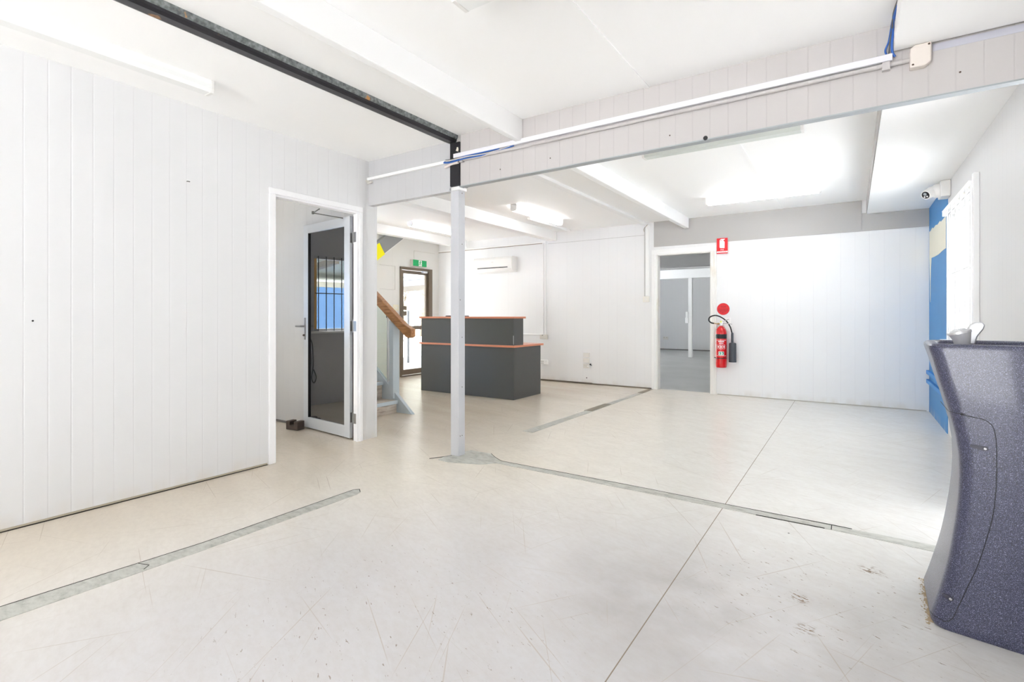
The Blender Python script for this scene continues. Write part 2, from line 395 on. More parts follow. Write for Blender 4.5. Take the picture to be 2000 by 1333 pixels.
b = bm_(); wall(b, 'y', -3.5, -3.4, -3.77, .88, 0, 2.6, [(-2.9, -.1, 0, 2.36)])  # unseen opening added to let daylight in behind the camera
struct('wall_near', b, M['panelX'], 'white wall behind the viewer with wide opening added for daylight', 'wall')

# ceilings
b = bm_(); box(b, -5.9, -2.69, -3.5, YB, ZL, 2.64)
struct('ceiling_left', b, M['ceil'], 'white sheet ceiling between left wall and dark steel beam', 'ceiling')
b = bm_(); box(b, -2.69, .9, -3.5, YB, ZC, 2.64)
struct('ceiling', b, M['ceil'], 'white sheet ceiling over the near bay', 'ceiling')
b = bm_(); box(b, -7.0, .9, YB, YW + .1, ZC, 2.64)
struct('ceiling_back', b, M['ceil'], 'white sheet ceiling over the reception bay', 'ceiling')
b = bm_(); box(b, .17, XR, -3.4, 3.118, 2.42, 2.43); box(b, .17, .18, -3.4, 3.118, 2.43, ZC)
struct('ceiling_soffit', b, M['ceil'], 'lower boxed ceiling along the right wall in the near bay', 'ceiling')
b = bm_(); box(b, .155, XR, 3.26, YW - .002, 2.388, 2.40); box(b, .155, .165, 3.26, YW - .002, 2.40, ZC)
struct('ceiling_soffit_back', b, M['ceil'], 'lower boxed ceiling along the right wall in the back bay', 'ceiling')
b = bm_(); box(b, .148, .156, 3.26, YW - .014, 2.40, ZC)
struct('trim_soffit_edge', b, M['fascia'], 'grey upstand at the edge of the lower ceiling', 'trim')
for nm, x0, y0, y1, lab in (('trim_ceiling_joint', -1.075, -3.3, YB, 'white cover strip on the near ceiling'), ('trim_ceiling_joint_back', -.79, 3.26, YW - .02, 'white cover strip on the back ceiling')):
    b = bm_(); box(b, x0 - .018, x0 + .018, y0, y1, ZC - .005, ZC)
    struct(nm, b, M['ceil'], lab, 'trim')

# header beam: white left part, pink right part with steel underside
b = bm_(); box(b, XL, -2.685, YB, YB + .055, 2.126, ZC)
M['headerwhite_shaded'] = panel_mat('header_panel_shaded', (.50, .50, .51), 0, 0.1, .005, 1.2, .095, dirt=.93)  # same white paint, with the header's shade put into a darker colour
struct('beam_header_white', b, M['headerwhite_shaded'], 'white panelled header beam between left wall and post', 'beam')
b = bm_(); prism(b, [(-2.585, 2.156), (XR, 2.178), (XR, ZC), (-2.585, ZC)], 'y', YB, YB + .05)
hb = struct('beam_header_pink', b, M['pink'], 'long pinkish panelled header beam spanning the room', 'beam')
b = bm_(); prism(b, [(-2.60, 2.149), (XR, 2.171), (XR, 2.178), (-2.60, 2.156)], 'y', YB + .001, YB + .053)
obj('steel_flange', b, M['cladgrey'], hb, label='grey steel underside of the pink beam')
for x, z in ((-2.2, 2.225), (-1.77, 2.235), (-.93, 2.23), (.42, 2.26)):
    b = bm_(); lathe(b, [(.0045, .001), (.0045, -.0015), (.003, -.002)], (x, YB, z), 8, 'y'); obj('screw_head', b, M['screw'], hb)
b = bm_(); lathe(b, [(.013, .001), (.013, -.003), (.011, -.0045)], (-.72, YB, 2.173), 16, 'y')
obj('grommet', b, M['black'], hb, label='black round plug at the lower edge')
b = bm_(); box(b, .32, XR, YB - .002, YB, 2.385, 2.418)
obj('bare_band', b, mat('lavender_primer', (.50, .50, .56), .6), hb, label='pale lavender unpainted band below the ceiling gap')

# ceiling joists
def joist(name, x0, x1, y0, y1, z0, lab, z1=ZC):
    b = bm_(); box(b, x0, x1, y0, y1, z0, z1 + .001)
    return struct(name, b, M['white'], lab, 'beam', bevel=.006)
joist('beam_joist', -2.05, -2.0, -3.38, YB, 2.396, 'white ceiling beam over the near bay ending at the pink header')
joist('beam_joist', -2.05, -1.985, 3.26, YW - .06, 2.405, 'white ceiling beam in the back bay ending above the back doorway')
joist('beam_joist', -4.33, -4.18, 3.26, YW - .06, 2.405, 'broad white ceiling beam above the reception desk')
joist('beam_joist', -6.24, -6.10, 3.26, YW - .10, 2.42, 'white ceiling beam nearest the entry door')
joist('beam_joist', -2.70, -2.605, 3.26, YW - .03, 2.525, 'shallow white boxed beam between desk light and back doorway')
t = thing('steel_beam', 'dark bare steel beam with rust running along the near ceiling to the post', 'beam', (-2.65, 0, 2.5), kind='structure')
b = bm_(); prism(b, [(-2.606, 2.562), (-2.612, 2.535), (-2.63, 2.519), (-2.66, 2.53), (-2.66, 2.562)], 'y', -3.38, YB - .005)
obj('web', b, M['galvrust'], t, label='mottled grey galvanised upper face')
b = bm_(); prism(b, [(-2.618, 2.536), (-2.622, 2.515), (-2.636, 2.503), (-2.69, 2.506), (-2.712, 2.515), (-2.712, 2.529), (-2.66, 2.531)], 'y', -3.38, YB - .004)
obj('bottom_flange', b, M['darksteel'], t, label='dark rounded lower flange')
b = bm_(); box(b, -2.684, -2.586, YB - .014, YB + .1, 2.16, 2.506)
sc = struct('steel_column_head', b, M['darksteel'], 'dark steel column head between the white and pink beams', 'column', bevel=.004)
b = bm_(); tube(b, [(-2.603, YB - .016, 2.46), (-2.602, YB - .016, 2.445), (-2.607, YB - .018, 2.43)], [.006, .009, .011], 8)
obj('foam_blob', b, M['cream'], sc, smooth=True, label='cream foam blob near the top')

# post
t = thing('post', 'white square steel post standing in the middle of the floor', 'post', (-2.65, 3.185, 0))
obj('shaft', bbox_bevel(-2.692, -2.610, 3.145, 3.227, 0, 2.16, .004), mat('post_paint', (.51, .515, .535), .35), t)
for y, z in ((3.19, 2.11), (3.19, 1.7), (3.19, .95), (3.19, .55), (3.19, .16), (3.165, 1.25), (3.165, .16)):
    b = bm_(); lathe(b, [(.0045, 0), (.003, .002)], (-2.610, y, z), 8, 'x'); obj('rivet', b, M['screw'], t)
obj('cap_plate', bbox_bevel(-2.70, -2.598, 3.14, 3.235, 2.13, 2.157, .003), M['white'], t)

# floor patches (repaired service trenches)
def patch(name, pts, m, lab, z=.0022):
    b = bm_(); prism(b, pts, 'z', 0, z)
    return struct(name, b, m, lab, 'floor patch')
def edge_line(parent, pts, w=.0042, z=.0032, nm='crack_edge'):
    b = bm_()
    for (x0, y0), (x1, y1) in zip(pts, pts[1:]):
        d = Vector((x1 - x0, y1 - y0)).normalized(); n = Vector((-d.y, d.x)) * w / 2
        prism(b, [(x0 + n.x, y0 + n.y), (x1 + n.x, y1 + n.y), (x1 - n.x, y1 - n.y), (x0 - n.x, y0 - n.y)], 'z', 0, z)
    obj(nm, b, M['blackgap'], parent, label='dark cracked edge')
p = patch('trim_trench_near', [(-2.725, -1.5), (-2.612, -1.5), (-2.60, .5), (-2.577, 1.21), (-2.585, 2.12), (-2.60, 2.16), (-2.64, 2.19), (-2.668, 2.17), (-2.662, 1.25), (-2.725, .53)], M['strip'], 'grey repaired trench strip in the floor beside the left wall')
edge_line(p, [(-2.725, -1.5), (-2.725, .53), (-2.664, 1.25), (-2.670, 2.16), (-2.645, 2.192), (-2.605, 2.163)])
edge_line(p, [(-2.682, .98), (-2.625, 1.0), (-2.60, .97)], .003)
blobp = [(-2.679, 2.983), (-2.62, 2.975), (-2.567, 2.975), (-2.446, 3.023), (-2.334, 3.06), (-2.25, 3.16), (-1.6, 3.155), (-.70, 3.150), (-.09, 3.15), (.278, 3.128), (.7, 3.12), (.7, 3.205), (.285, 3.209), (-.674, 3.223), (-1.103, 3.233), (-1.9, 3.228), (-2.251, 3.225), (-2.36, 3.29), (-2.442, 3.354), (-2.643, 3.345), (-2.69, 3.14), (-2.70, 3.06)]
p = patch('trim_trench_cross', blobp, M['strip'], 'grey repaired strip across the floor flaring round the post base')
edge_line(p, [(-2.30, 3.255), (-2.25, 3.227), (-1.9, 3.23), (-1.5, 3.234)], .004)
edge_line(p, [(-1.5, 3.234), (-1.103, 3.235), (-.674, 3.224), (-.1, 3.222), (.0, 3.218)], .005)
edge_line(p, [(-2.76, 2.97), (-2.685, 3.10), (-2.67, 3.135)], .006)
edge_line(p, [(-.09, 3.15), (-.09, 3.22)], .004)
edge_line(p, [(-.45, 3.148), (-.12, 3.150)], .004)
edge_line(p, [(-2.442, 3.356), (-2.36, 3.292), (-2.30, 3.255)], .004)
p = patch('trim_trench_back', [(-2.665, 4.184), (-2.55, 4.178), (-2.53, 5.5), (-2.53, YW - .02), (-2.60, YW - .02), (-2.62, 5.5)], M['strip'], 'grey repaired trench strip running from mid floor to the back doorway')
b = bm_(); prism(b, [(-2.64, 5.5), (-2.535, 5.5), (-2.535, 6.08), (-2.63, 6.08)], 'z', 0, .004); prism(b, [(-2.60, 7.2), (-2.53, 7.2), (-2.53, YW - .02), (-2.60, YW - .02)], 'z', 0, .004)
obj('bare_section', b, M['stripdark'], p, label='dark brown uncovered section')

# skirtings: thin dirty gap strips
b = bm_(); box(b, XL, XL + .006, -3.4, 2.17, 0, .014)
bl = struct('baseboard_left', b, mat('grimy_edge', (.42, .37, .28), .8), 'thin grimy edge strip at the foot of the left wall', 'baseboard')
b = bm_(); box(b, XL + .001, XL + .012, -3.4, 2.17, 0, .0045); obj('dark_gap', b, M['blackgap'], bl)
b = bm_(); box(b, -4.9, -2.56, YW - .014, YW, 0, .018); box(b, -4.9, -3.55, YW - .02, YW, .014, .024)
struct('baseboard_back', b, mat('brown_edge', (.17, .14, .105), .8), 'thin brown edge strip at the foot of the back wall', 'baseboard')
b = bm_(); box(b, -1.6, XR - .03, YW - .006, YW, 0, .01)
struct('baseboard_back_right', b, mat('grimy_edge_light', (.45, .43, .38), .8), 'thin grimy edge at the foot of the wall right of the doorway', 'baseboard')
b = bm_(); box(b, -5.77, -4.62, YB - .012, YB, 0, .02)
struct('baseboard_partition', b, mat('brown_edge2', (.16, .15, .14), .8), 'dark edge strip at the foot of the wall behind the glass door', 'baseboard')

# ---------------------------------------------------------------- left doorway with glazed leaf
def frame_x(t, xf, y0, y1, z1, w=.05, depth=.02, jd=.1, m=None, both=True):
    """Architrave + jamb lining of a doorway in a wall of constant x whose visible face is xf (facing +x)."""
    m = m or M['white']
    for nm, a, c in (('jamb', y0 - w, y0), ('jamb', y1, y1 + w)):
        b = bm_(); box(b, xf - jd, xf + depth, a, c, 0, z1); obj(nm, b, m, t, bevel=.004)
    b = bm_(); box(b, xf - jd, xf + depth, y0 - w, y1 + w, z1, z1 + w); obj('head', b, m, t, bevel=.004)
t = thing('door_1', 'white framed doorway in left wall with aluminium and dark glass door standing open', 'door', (XL, 2.6, 0), kind='structure')
jm = mat('door_frame_paint', (.84, .84, .85), .4)
b = bm_(); box(b, XL, XL + .018, 2.180, 2.232, 0, 2.05); obj('architrave', b, jm, t, bevel=.004)
b = bm_(); box(b, XL, XL + .014, 3.032, 3.066, 0, 2.05); obj('architrave', b, jm, t, bevel=.004)
b = bm_(); box(b, XL, XL + .016, 2.180, 3.066, 2.05, 2.097); obj('architrave', b, jm, t, bevel=.004)
b = bm_(); box(b, XL - .065, XL + .004, 2.226, 2.24, 0, 2.05); obj('jamb', b, jm, t)
b = bm_(); box(b, XL - .062, XL + .004, 3.022, 3.036, 0, 2.035); obj('jamb', b, jm, t)
b = bm_(); box(b, XL - .012, XL + .003, 3.010, 3.022, 0, 2.035); obj('door_stop', b, jm, t)
b = bm_(); box(b, XL - .065, XL + .004, 2.24, 3.036, 2.035, 2.05); obj('jamb', b, jm, t)
# leaf, built closed along -x from the hinge and rotated
HX, HY = -3.785, 3.043
ang = math.atan2(3.114 - HY, -4.58 - HX)
R = Matrix.Translation((HX, HY, 0)) @ Matrix.Rotation(ang, 4, 'Z')
def leafbox(x0, x1, y0, y1, z0, z1, bev=.003):
    b = bbox_bevel(x0, x1, y0, y1, z0, z1, bev) if bev else bm_()
    if not bev: box(b, x0, x1, y0, y1, z0, z1)
    bmesh.ops.transform(b, matrix=R, verts=b.verts); return b
LW, LZ0, LZ1 = .80, .012, 2.030     # local x runs from hinge to latch, local +y faces the room
S = .085
lf = obj('leaf', leafbox(0, S + .004, -.017, .017, LZ0, LZ1), M['alu'], t, label='aluminium leaf frame')
obj('latch_stile', leafbox(LW - S, LW, -.017, .017, LZ0, LZ1), M['alu'], lf)
obj('top_rail', leafbox(S, LW - S + .004, -.0168, .0168, LZ1 - .085, LZ1 - .001), M['alu'], lf)
obj('bottom_rail', leafbox(S, LW - S + .004, -.0168, .0168, LZ0 + .001, LZ0 + .105), M['alu'], lf)
obj('glass', leafbox(S, LW - S + .005, -.004, .004, LZ0 + .10, LZ1 - .08, 0), M['darkglass'], lf, label='dark tinted reflective glass')
obj('gasket', leafbox(LW - S - .010, LW - S - .0005, .003, .0165, LZ0 + .106, LZ1 - .086, 0), M['black'], lf)
obj('gap_shade_strip', leafbox(-.012, -.002, -.034, -.018, LZ0, LZ1, 0), M['black'], lf)  # black strip standing in for the shaded gap behind the hinge edge
# handle plate + lever
cf = .017
nk = mat('satin_nickel', (.36, .36, .36), .3, .8)
obj('handle_plate', leafbox(LW - .045, LW - .022, cf, cf + .008, .885, 1.105), nk, lf)
b = bm_(); tube(b, [R @ Vector(p) for p in smooth_path([(LW - .033, cf + .006, 1.02), (LW - .033, cf + .045, 1.02), (LW - .022, cf + .052, 1.02), (LW + .05, cf + .052, 1.02)], 6)], .010, 10)
obj('lever', b, nk, lf, smooth=True)
b = bm_(); tube(b, [R @ Vector(p) for p in ((LW - .033, cf + .006, .93), (LW - .033, cf + .022, .93))], .010, 12)
obj('key_cylinder', b, M['iron'], lf, smooth=True)
b = bm_(); tube(b, [R @ Vector(p) for p in ((LW - .11, .006, 1.02), (LW - .11, .05, 1.02), (LW - .19, .05, 1.015))], .009, 8)
b.free()
for z in (.2, 1.03, 1.83):
    b = bm_()
    tube(b, [(HX + .030, 3.040, z - .055), (HX + .030, 3.040, z + .055)], .007, 10)
    obj('hinge', b, nk, t)
    b = bm_(); box(b, XL - .058, XL - .02, 3.019, 3.0225, z - .045, z + .045); obj('hinge_plate', b, nk, t)
    obj('hinge_leaf', leafbox(-.003, 0, -.016, .014, z - .045, z + .045, 0), nk, lf)
# closer arm at the head
b = bm_()
tube(b, [R @ Vector((.10, .022, 2.02)), (-4.19, 2.93, 2.085), (-3.80, 2.72, 2.04)], .005, 8)
tube(b, [(-4.19, 2.93, 2.075), (-4.19, 2.93, 2.10)], .011, 8)
obj('closer_arm', b, M['cablegrey'], t, label='thin dark closer arm at the door head')
# doorstop block
b = bm_()
box(b, -4.68, -4.64, 2.955, 3.055, 0, .085); box(b, -4.50, -4.46, 2.955, 3.055, 0, .085); box(b, -4.64, -4.50, 2.955, 3.055, 0, .025); box(b, -4.64, -4.50, 3.02, 3.055, .025, .06)
b.free()
b = bm_()
pts = [(0, 0), (.155, 0), (.155, .085), (.105, .085), (.105, .045), (.05, .045), (.05, .085), (0, .085)]
prism(b, pts, 'y', 0, .09)
bmesh.ops.transform(b, matrix=Matrix.Translation((-4.66, 2.955, 0)) @ Matrix.Rotation(.15, 4, 'Z'), verts=b.verts)
obj('iron_block', b, M['iron'], label='small rusty notched iron block holding the glass door open', cat='doorstop', bevel=.005)

# office window (seen only as reflection)
t = thing('window_1', 'barred office window reflected in the dark glass door', 'window', (-5.8, 1.5, .93), kind='structure')
b = bm_()
for z in (.945, 1.865): box(b, -5.87, -5.765, .6, 2.46, z - .015, z + .015)
box(b, -5.87, -5.765, .6, .63, .96, 1.85)
obj('window_frame', b, mat('frame_grey', (.35, .35, .35), .5), t)
b = bm_(); box(b, -5.87, -5.765, 2.43, 2.46, .96, 1.85); obj('timber_jamb', b, mat('orange_timber', (.75, .42, .12), .5), t, label='orange timber jamb')
b = bm_(); box(b, -5.80, -5.70, .55, 2.5, .905, .93); obj('window_sill', b, M['white'], t)
for k in range(17):
    y = 2.42 - k * .105
    b = bm_(); tube(b, [(-5.74, y, .93), (-5.74, y, 1.88)], .006, 8); obj('bar', b, M['black'], t)
b = bm_(); tube(b, [(-5.74, .6, 1.41), (-5.74, 2.46, 1.41)], .006, 8); obj('bar', b, M['black'], t)
b = bm_(); box(b, -5.84, -5.836, .6, 2.46, .93, 1.88); obj('pane', b, M['glass'], t)
b = bm_()
tube(b, smooth_path([(-5.765, 2.52, .85), (-5.755, 2.49, .75), (-5.755, 2.48, .5), (-5.755, 2.50, .35), (-5.755, 2.47, .28), (-5.755, 2.44, .35), (-5.755, 2.475, .45)], 6), .006, 6)
obj('hanging_cord', b, M['black'], label='dark looped cord hanging on the office wall, seen in the glass', cat='cord')

# ---------------------------------------------------------------- back doorway
t = thing('door_2', 'white framed open doorway in the back wall beside the fire extinguisher', 'door', (-2.08, YW, 0), kind='structure')
dm = mat('door_frame_aged', (.82, .805, .77), .45)
lk(dm, mixc(dm, ramp(dm, noise(dm, 8, 4, stretch=(1, 1, .4)), [(.55, (0, 0, 0)), (.75, (.6, .6, .6))]), (.83, .82, .79), (.62, .54, .42)), bsdf(dm).inputs['Base Color'])
fw = M['white']
for x0, x1 in ((-2.553, -2.478), (-1.685, -1.61)):
    b = bm_(); box(b, x0, x1, YW - .022, YW, 0, 2.06); xm = (x0 + x1) / 2; box(b, xm - .012, xm + .012, YW - .028, YW - .002, .001, 2.058); obj('architrave', b, fw if x0 < -2 else dm, t, bevel=.004)
b = bm_(); box(b, -2.553, -1.61, YW - .022, YW, 2.06, 2.135); box(b, -2.551, -1.612, YW - .028, YW - .002, 2.085, 2.11); obj('architrave', b, fw, t, bevel=.004)
for x0, x1 in ((-2.48, -2.462), (-1.70, -1.683)):
    b = bm_(); box(b, x0, x1, YW - .01, YW + .11, 0, 2.06); obj('jamb', b, dm, t)
b = bm_(); box(b, -2.48, -1.683, YW - .01, YW + .11, 2.045, 2.06); obj('jamb', b, dm, t)
# far room
b = bm_(); wall(b, 'y', 17.1, 17.2, -7.0, .9, 0, 3.3); struct('wall_far', b, M['greywall'], 'grey panel wall at the far end of the room beyond the doorway', 'wall')
b = bm_(); wall(b, 'x', -7.1, -7.0, YW + .1, 17.2, 0, 3.3, [(8.3, 10.2, .9, 2.3), (11.3, 13.8, .05, 2.7)]); struct('wall_far_left', b, M['greywall'], 'left wall of the far room with a wide opening', 'wall')  # smaller opening added to light the doorway end of the far room
b = bm_(); wall(b, 'x', .9, 1.0, YW + .1, 17.2, 0, 3.3); struct('wall_far_right', b, M['greywall'], 'right wall of the far room', 'wall')
b = bm_(); box(b, -7.1, 1.0, YW + .1, 17.2, 3.2, 3.3); struct('ceiling_far', b, M['ceil'], 'ceiling of the far room', 'ceiling')
b = bm_(); box(b, -7.0, .9, YW + .1, YW + .12, 2.6, 3.25); struct('wall_above_back', b, M['greywall'], 'wall face above the doorway in the far room', 'wall')
b = bm_(); box(b, -7.0, .9, 10.45, 10.6, 2.12, 3.2); struct('beam_far_grey', b, M['greypaint'], 'grey beam nearest the doorway in the far room', 'beam')
b = bm_(); box(b, -7.0, .9, 17.085, 17.1, 0, .03); struct('baseboard_far', b, mat('dark_edge', (.2, .19, .18), .8), 'dark strip at the foot of the far wall', 'baseboard')
b = bm_(); box(b, -7.0, .9, 14.2, 14.33, 2.16, 2.40); struct('beam_far_white', b, M['white'], 'white beam carried by the far room post', 'beam', bevel=.006)
b = bm_(); box(b, -3.71, -3.61, 14.21, 14.30, 0, 2.16)
fp = obj('post', b, M['white'], label='white post in the far room seen through the back doorway', cat='post', bevel=.004)
b = bm_(); box(b, -3.79, -3.705, 14.19, 14.25, .93, 1.08); box(b, -3.775, -3.712, 14.19, 14.25, 1.08, 1.24)
obj('switch_box', b, M['white'], label='white switch boxes fixed to the far room post', cat='switch', bevel=.005)
t = thing('power_socket', 'double power socket on the grey far wall through the doorway', 'socket', (-5.2, 17.09, .34))
obj('plate', bbox_bevel(-5.29, -5.12, 17.085, 17.1, .335, .435, .004), M['plasticgrey'], t)
for x in (-5.27, -5.18):
    b = bm_(); box(b, x, x + .035, 17.083, 17.086, .40, .408); obj('switch', b, M['black'], t)

# ---------------------------------------------------------------- entry door
t = thing('door_3', 'bronze framed glass entry door with push plates and bright outdoors behind', 'door', (XE, 7.05, 0), kind='structure')
for nm, y0, y1, z0, z1, d in (('jamb', 6.635, 6.675, 0, 2.035, .02), ('jamb', 7.385, 7.475, 0, 2.035, .035), ('head', 6.635, 7.475, 1.985, 2.035, .03), ('sill', 6.635, 7.475, 0, .02, .03)):
    b = bm_(); box(b, XE - .08, XE + d, y0, y1, z0, z1); obj(nm, b, M['bronze'], t, bevel=.003)
lf = obj('leaf', bbox_bevel(XE - .045, XE - .005, 6.68, 6.735, .03, 1.975, .003), M['bronze'], t, label='bronze leaf frame')
obj('stile', bbox_bevel(XE - .045, XE - .005, 7.325, 7.38, .03, 1.975, .003), M['bronze'], lf)
for nm, z0, z1 in (('top_rail', 1.915, 1.975), ('mid_rail', .865, .935), ('bottom_rail', .03, .125)):
    obj(nm, bbox_bevel(XE - .044, XE - .006, 6.73, 7.33, z0, z1, .003), M['bronze'], lf)
for z0, z1 in ((.12, .87), (.93, 1.92)):
    b = bm_(); box(b, XE - .028, XE - .022, 6.73, 7.33, z0, z1); obj('pane', b, M['glass'], lf)
for z0, z1 in ((1.13, 1.21), (1.235, 1.31)):
    obj('lock_plate', bbox_bevel(XE - .006, XE + .012, 6.685, 6.80, z0, z1, .003), M['bronze'], lf)
b = bm_(); box(b, XE + .001, XE + .012, 6.68, 7.15, 1.978, 1.985); box(b, XE, XE + .05, 7.2, 7.32, 1.95, 1.985); obj('closer_arm', b, M['steelbright'], t)

# exit sign
t = thing('exit_sign', 'green running man exit sign box above the bronze entry door', 'sign', (XE, 7.08, 2.06))
obj('housing', bbox_bevel(XE, XE + .075, 6.895, 7.265, 2.06, 2.185, .004), M['plasticgrey'], t)
b = bm_(); box(b, XE + .075, XE + .081, 6.90, 7.26, 2.064, 2.181); obj('face', b, M['green'], t, label='green face')
xf = XE + .0815
b = bm_(); box(b, xf - .001, xf, 7.045, 7.130, 2.070, 2.176); obj('doorway_symbol', b, M['signwhite'], t, label='white doorway shape')
b = bm_()
def limb(pts, w):
    for (y0, z0), (y1, z1) in zip(pts, pts[1:]):
        d = Vector((y1 - y0, z1 - z0)).normalized(); n = Vector((-d.y, d.x)) * w / 2; e = d * w * .3
        prism(b, [(y0 + n.x - e.x, z0 + n.y - e.y), (y1 + n.x + e.x, z1 + n.y + e.y), (y1 - n.x + e.x, z1 - n.y + e.y), (y0 - n.x - e.x, z0 - n.y - e.y)], 'x', xf, xf + .001)
lathe(b, [(.0085, 0), (.0085, .001)], (xf, 7.092, 2.162), 14, 'x')
limb([(7.088, 2.150), (7.082, 2.120)], .019)
limb([(7.083, 2.122), (7.103, 2.108), (7.100, 2.080)], .010)
limb([(7.080, 2.120), (7.072, 2.098), (7.050, 2.092)], .010)
limb([(7.092, 2.148), (7.110, 2.140), (7.120, 2.150)], .007)
limb([(7.084, 2.148), (7.066, 2.140), (7.060, 2.122)], .007)
obj('running_man', b, M['green'], t, label='green running figure')
# small thin panel battens and sticker near exit sign
b = bm_(); box(b, XE, XE + .008, 6.155, 6.52, 1.60, 1.605); box(b, XE, XE + .008, 6.515, 6.52, 1.60, 2.03); box(b, XE, XE + .008, 6.155, 6.52, 2.025, 2.03)
struct('trim_access_panel', b, mat('batten_grey', (.62, .60, .56), .6), 'thin square batten outline on the cream entry wall', 'trim')  # batten strips in their own warm grey
b = bm_(); tube(b, [(XE + .004, 7.0, 2.185), (XE + .004, 7.0, 2.36), (XE + .004, 7.58, 2.36)], .004, 6)
obj('sign_cable', b, M['plasticgrey'], label='thin cable rising from the exit sign', cat='cable')
t = thing('light_switch', 'cream switch plate beside the bronze entry door', 'switch', (XE, 6.53, 1.21))
obj('plate', bbox_bevel(XE, XE + .012, 6.47, 6.60, 1.22, 1.33, .003), mat('cream_plate', (.80, .75, .60), .4), t)
b = bm_(); box(b, XE + .012, XE + .016, 6.525, 6.55, 1.26, 1.29); obj('rocker', b, M['plastic'], t)

# ---------------------------------------------------------------- stairs
t = thing('staircase', 'grey painted staircase with vinyl treads, glass panel and wooden handrail by the entry', 'staircase', (-5.2, 3.8, 0))
RX = [-4.41 - .245 * k for k in range(6)]; TZ = [.14 + .2 * k for k in range(6)]
Y0, Y1 = 3.27, 4.19
for k in range(6):
    z0 = 0 if k == 0 else TZ[k - 1]
    b = bm_(); box(b, RX[k] - .02, RX[k], Y0, Y1, z0, TZ[k] - .03); obj('riser', b, M['treadwood'], t)
    xe = RX[k + 1] if k < 5 else -6.86
    b = bm_(); box(b, xe - .02 if k < 5 else xe, RX[k], Y0, Y1, TZ[k] - .03, TZ[k])
    tr = obj('tread', b, M['treadwood'], t)
    b = bm_(); box(b, RX[k], RX[k] + .028, Y0, Y1 - .002, TZ[k] - .036, TZ[k] + .003); obj('nosing', b, M['stairgrey'], tr, bevel=.004)
def strg(y0, y1):
    b = bm_(); sl = .2 / .245
    top = lambda x: sl * (-4.157 - x)
    prism(b, [(-4.157, 0), (-4.165, .004), (-5.9, top(-5.9)), (-6.86, top(-5.9)), (-6.86, top(-5.9) - .30), (-5.75, top(-5.75) - .36), (-4.50, 0)], 'y', y0, y1)
    return obj('stringer', b, M['stairgrey'], t, bevel=.004)
strg(4.19, 4.235); strg(3.245, 3.27)
b = bm_(); prism(b, [(-4.513, .22), (-4.443, .16), (-4.443, 1.01), (-4.513, 1.07)], 'y', 4.168, 4.268); obj('newel_post', b, M['stairgrey'], t, bevel=.004)
b = bm_()
zt = lambda x: 1.031 + .765 * (-4.296 - x)
prism(b, [(-4.173, .972), (-4.173, .886), (-4.214, .867), (-4.262, .882), (-5.75, zt(-5.75) - .122), (-5.75, zt(-5.75)), (-4.296, 1.031)], 'y', 4.185, 4.262)
obj('handrail', b, M['wood'], t, label='varnished wooden handrail', bevel=.008)
b = bm_()
prism(b, [(-4.581, .31), (-4.581, 1.14), (-5.7, 1.14 + .765 * 1.119), (-5.7, .31 + .82 * 1.119)], 'y', 4.205, 4.215)
gp = obj('glass_panel', b, M['stairglass'], t, label='clear glass balustrade panel')
b = bm_(); prism(b, [(-4.575, .285), (-4.575, .325), (-5.7, .325 + .82 * 1.125), (-5.7, .285 + .82 * 1.125)], 'y', 4.198, 4.222); obj('channel', b, M['black'], gp)
b = bm_(); box(b, -4.582, -4.572, 4.2, 4.22, .31, 1.12); obj('channel', b, M['steelbright'], gp)
b = bm_(); box(b, -4.594, -4.583, 4.200, 4.220, 1.10, 1.16); obj('clip', b, M['black'], gp)
# upper flight against the entry wall
def fl(y): return 2.208 + .703 * (y - 6.164)
b = bm_(); prism(b, [(4.9, fl(4.9)), (6.655, fl(6.655)), (6.25, 2.556), (4.9, fl(4.9) + .30)], 'x', XE + .002, -6.80); us = obj('upper_stringer', b, M['soffitgrey'], t, label='grey upper stringer with white underside on the entry wall')
b = bm_(); prism(b, [(4.9, fl(4.9) - .012), (6.66, fl(6.66) - .012), (6.655, fl(6.655)), (4.9, fl(4.9))], 'x', XE + .002, -6.798); obj('underside', b, M['white'], us, label='white underside board')
b = bm_(); prism(b, [(4.88, fl(4.88) - .018), (6.185, fl(6.185) - .018), (6.06, fl(6.06) + .255), (4.88, fl(4.88) + .255)], 'x', XE + .001, -6.794); obj('hazard_panel', b, M['yellow'], t, label='bright yellow head-height warning panel')

# ---------------------------------------------------------------- reception desk
t = thing('reception_desk', 'charcoal two-tier reception desk with copper coloured edges', 'desk', (-4.58, 6.0, 0))
XA, XB, YA, YC = -5.425, -3.745, 5.655, 6.36
obj('front_panel', bbox_bevel(XA, XB, YA, YA + .025, 0, .70, .0015), M['desk'], t)
obj('end_panel', bbox_bevel(XB - .025, XB, YA + .0255, YC, 0, .70, .0015), M['desk'], t)
obj('end_panel', bbox_bevel(XA, XA + .025, YA + .0255, YC, 0, .70, .0015), M['desk'], t)
obj('counter', bbox_bevel(XA - .022, XB + .022, YA - .022, YC + .05, .70, .727, .003), M['copper'], t, label='lower copper edged counter')
obj('upper_front_panel', bbox_bevel(XA + .005, XB - .004, YA + .003, YA + .028, .727, 1.088, .0015), M['desk'], t)
obj('upper_end_panel', bbox_bevel(XB - .029, XB - .004, YA + .0285, YA + .245, .727, 1.088, .0015), M['desk'], t)
obj('upper_end_panel', bbox_bevel(XA + .005, XA + .03, YA + .0285, YA + .245, .727, 1.088, .0015), M['desk'], t)
obj('top_shelf', bbox_bevel(XA - .022, XB + .02, YA - .02, YA + .275, 1.088, 1.114, .003), M['copper'], t, label='upper copper edged shelf')
b = bm_(); box(b, XB - .006, XB - .002, YA - .001, YA + .004, .74, .86); obj('corner_strip', b, M['steelbright'], t)
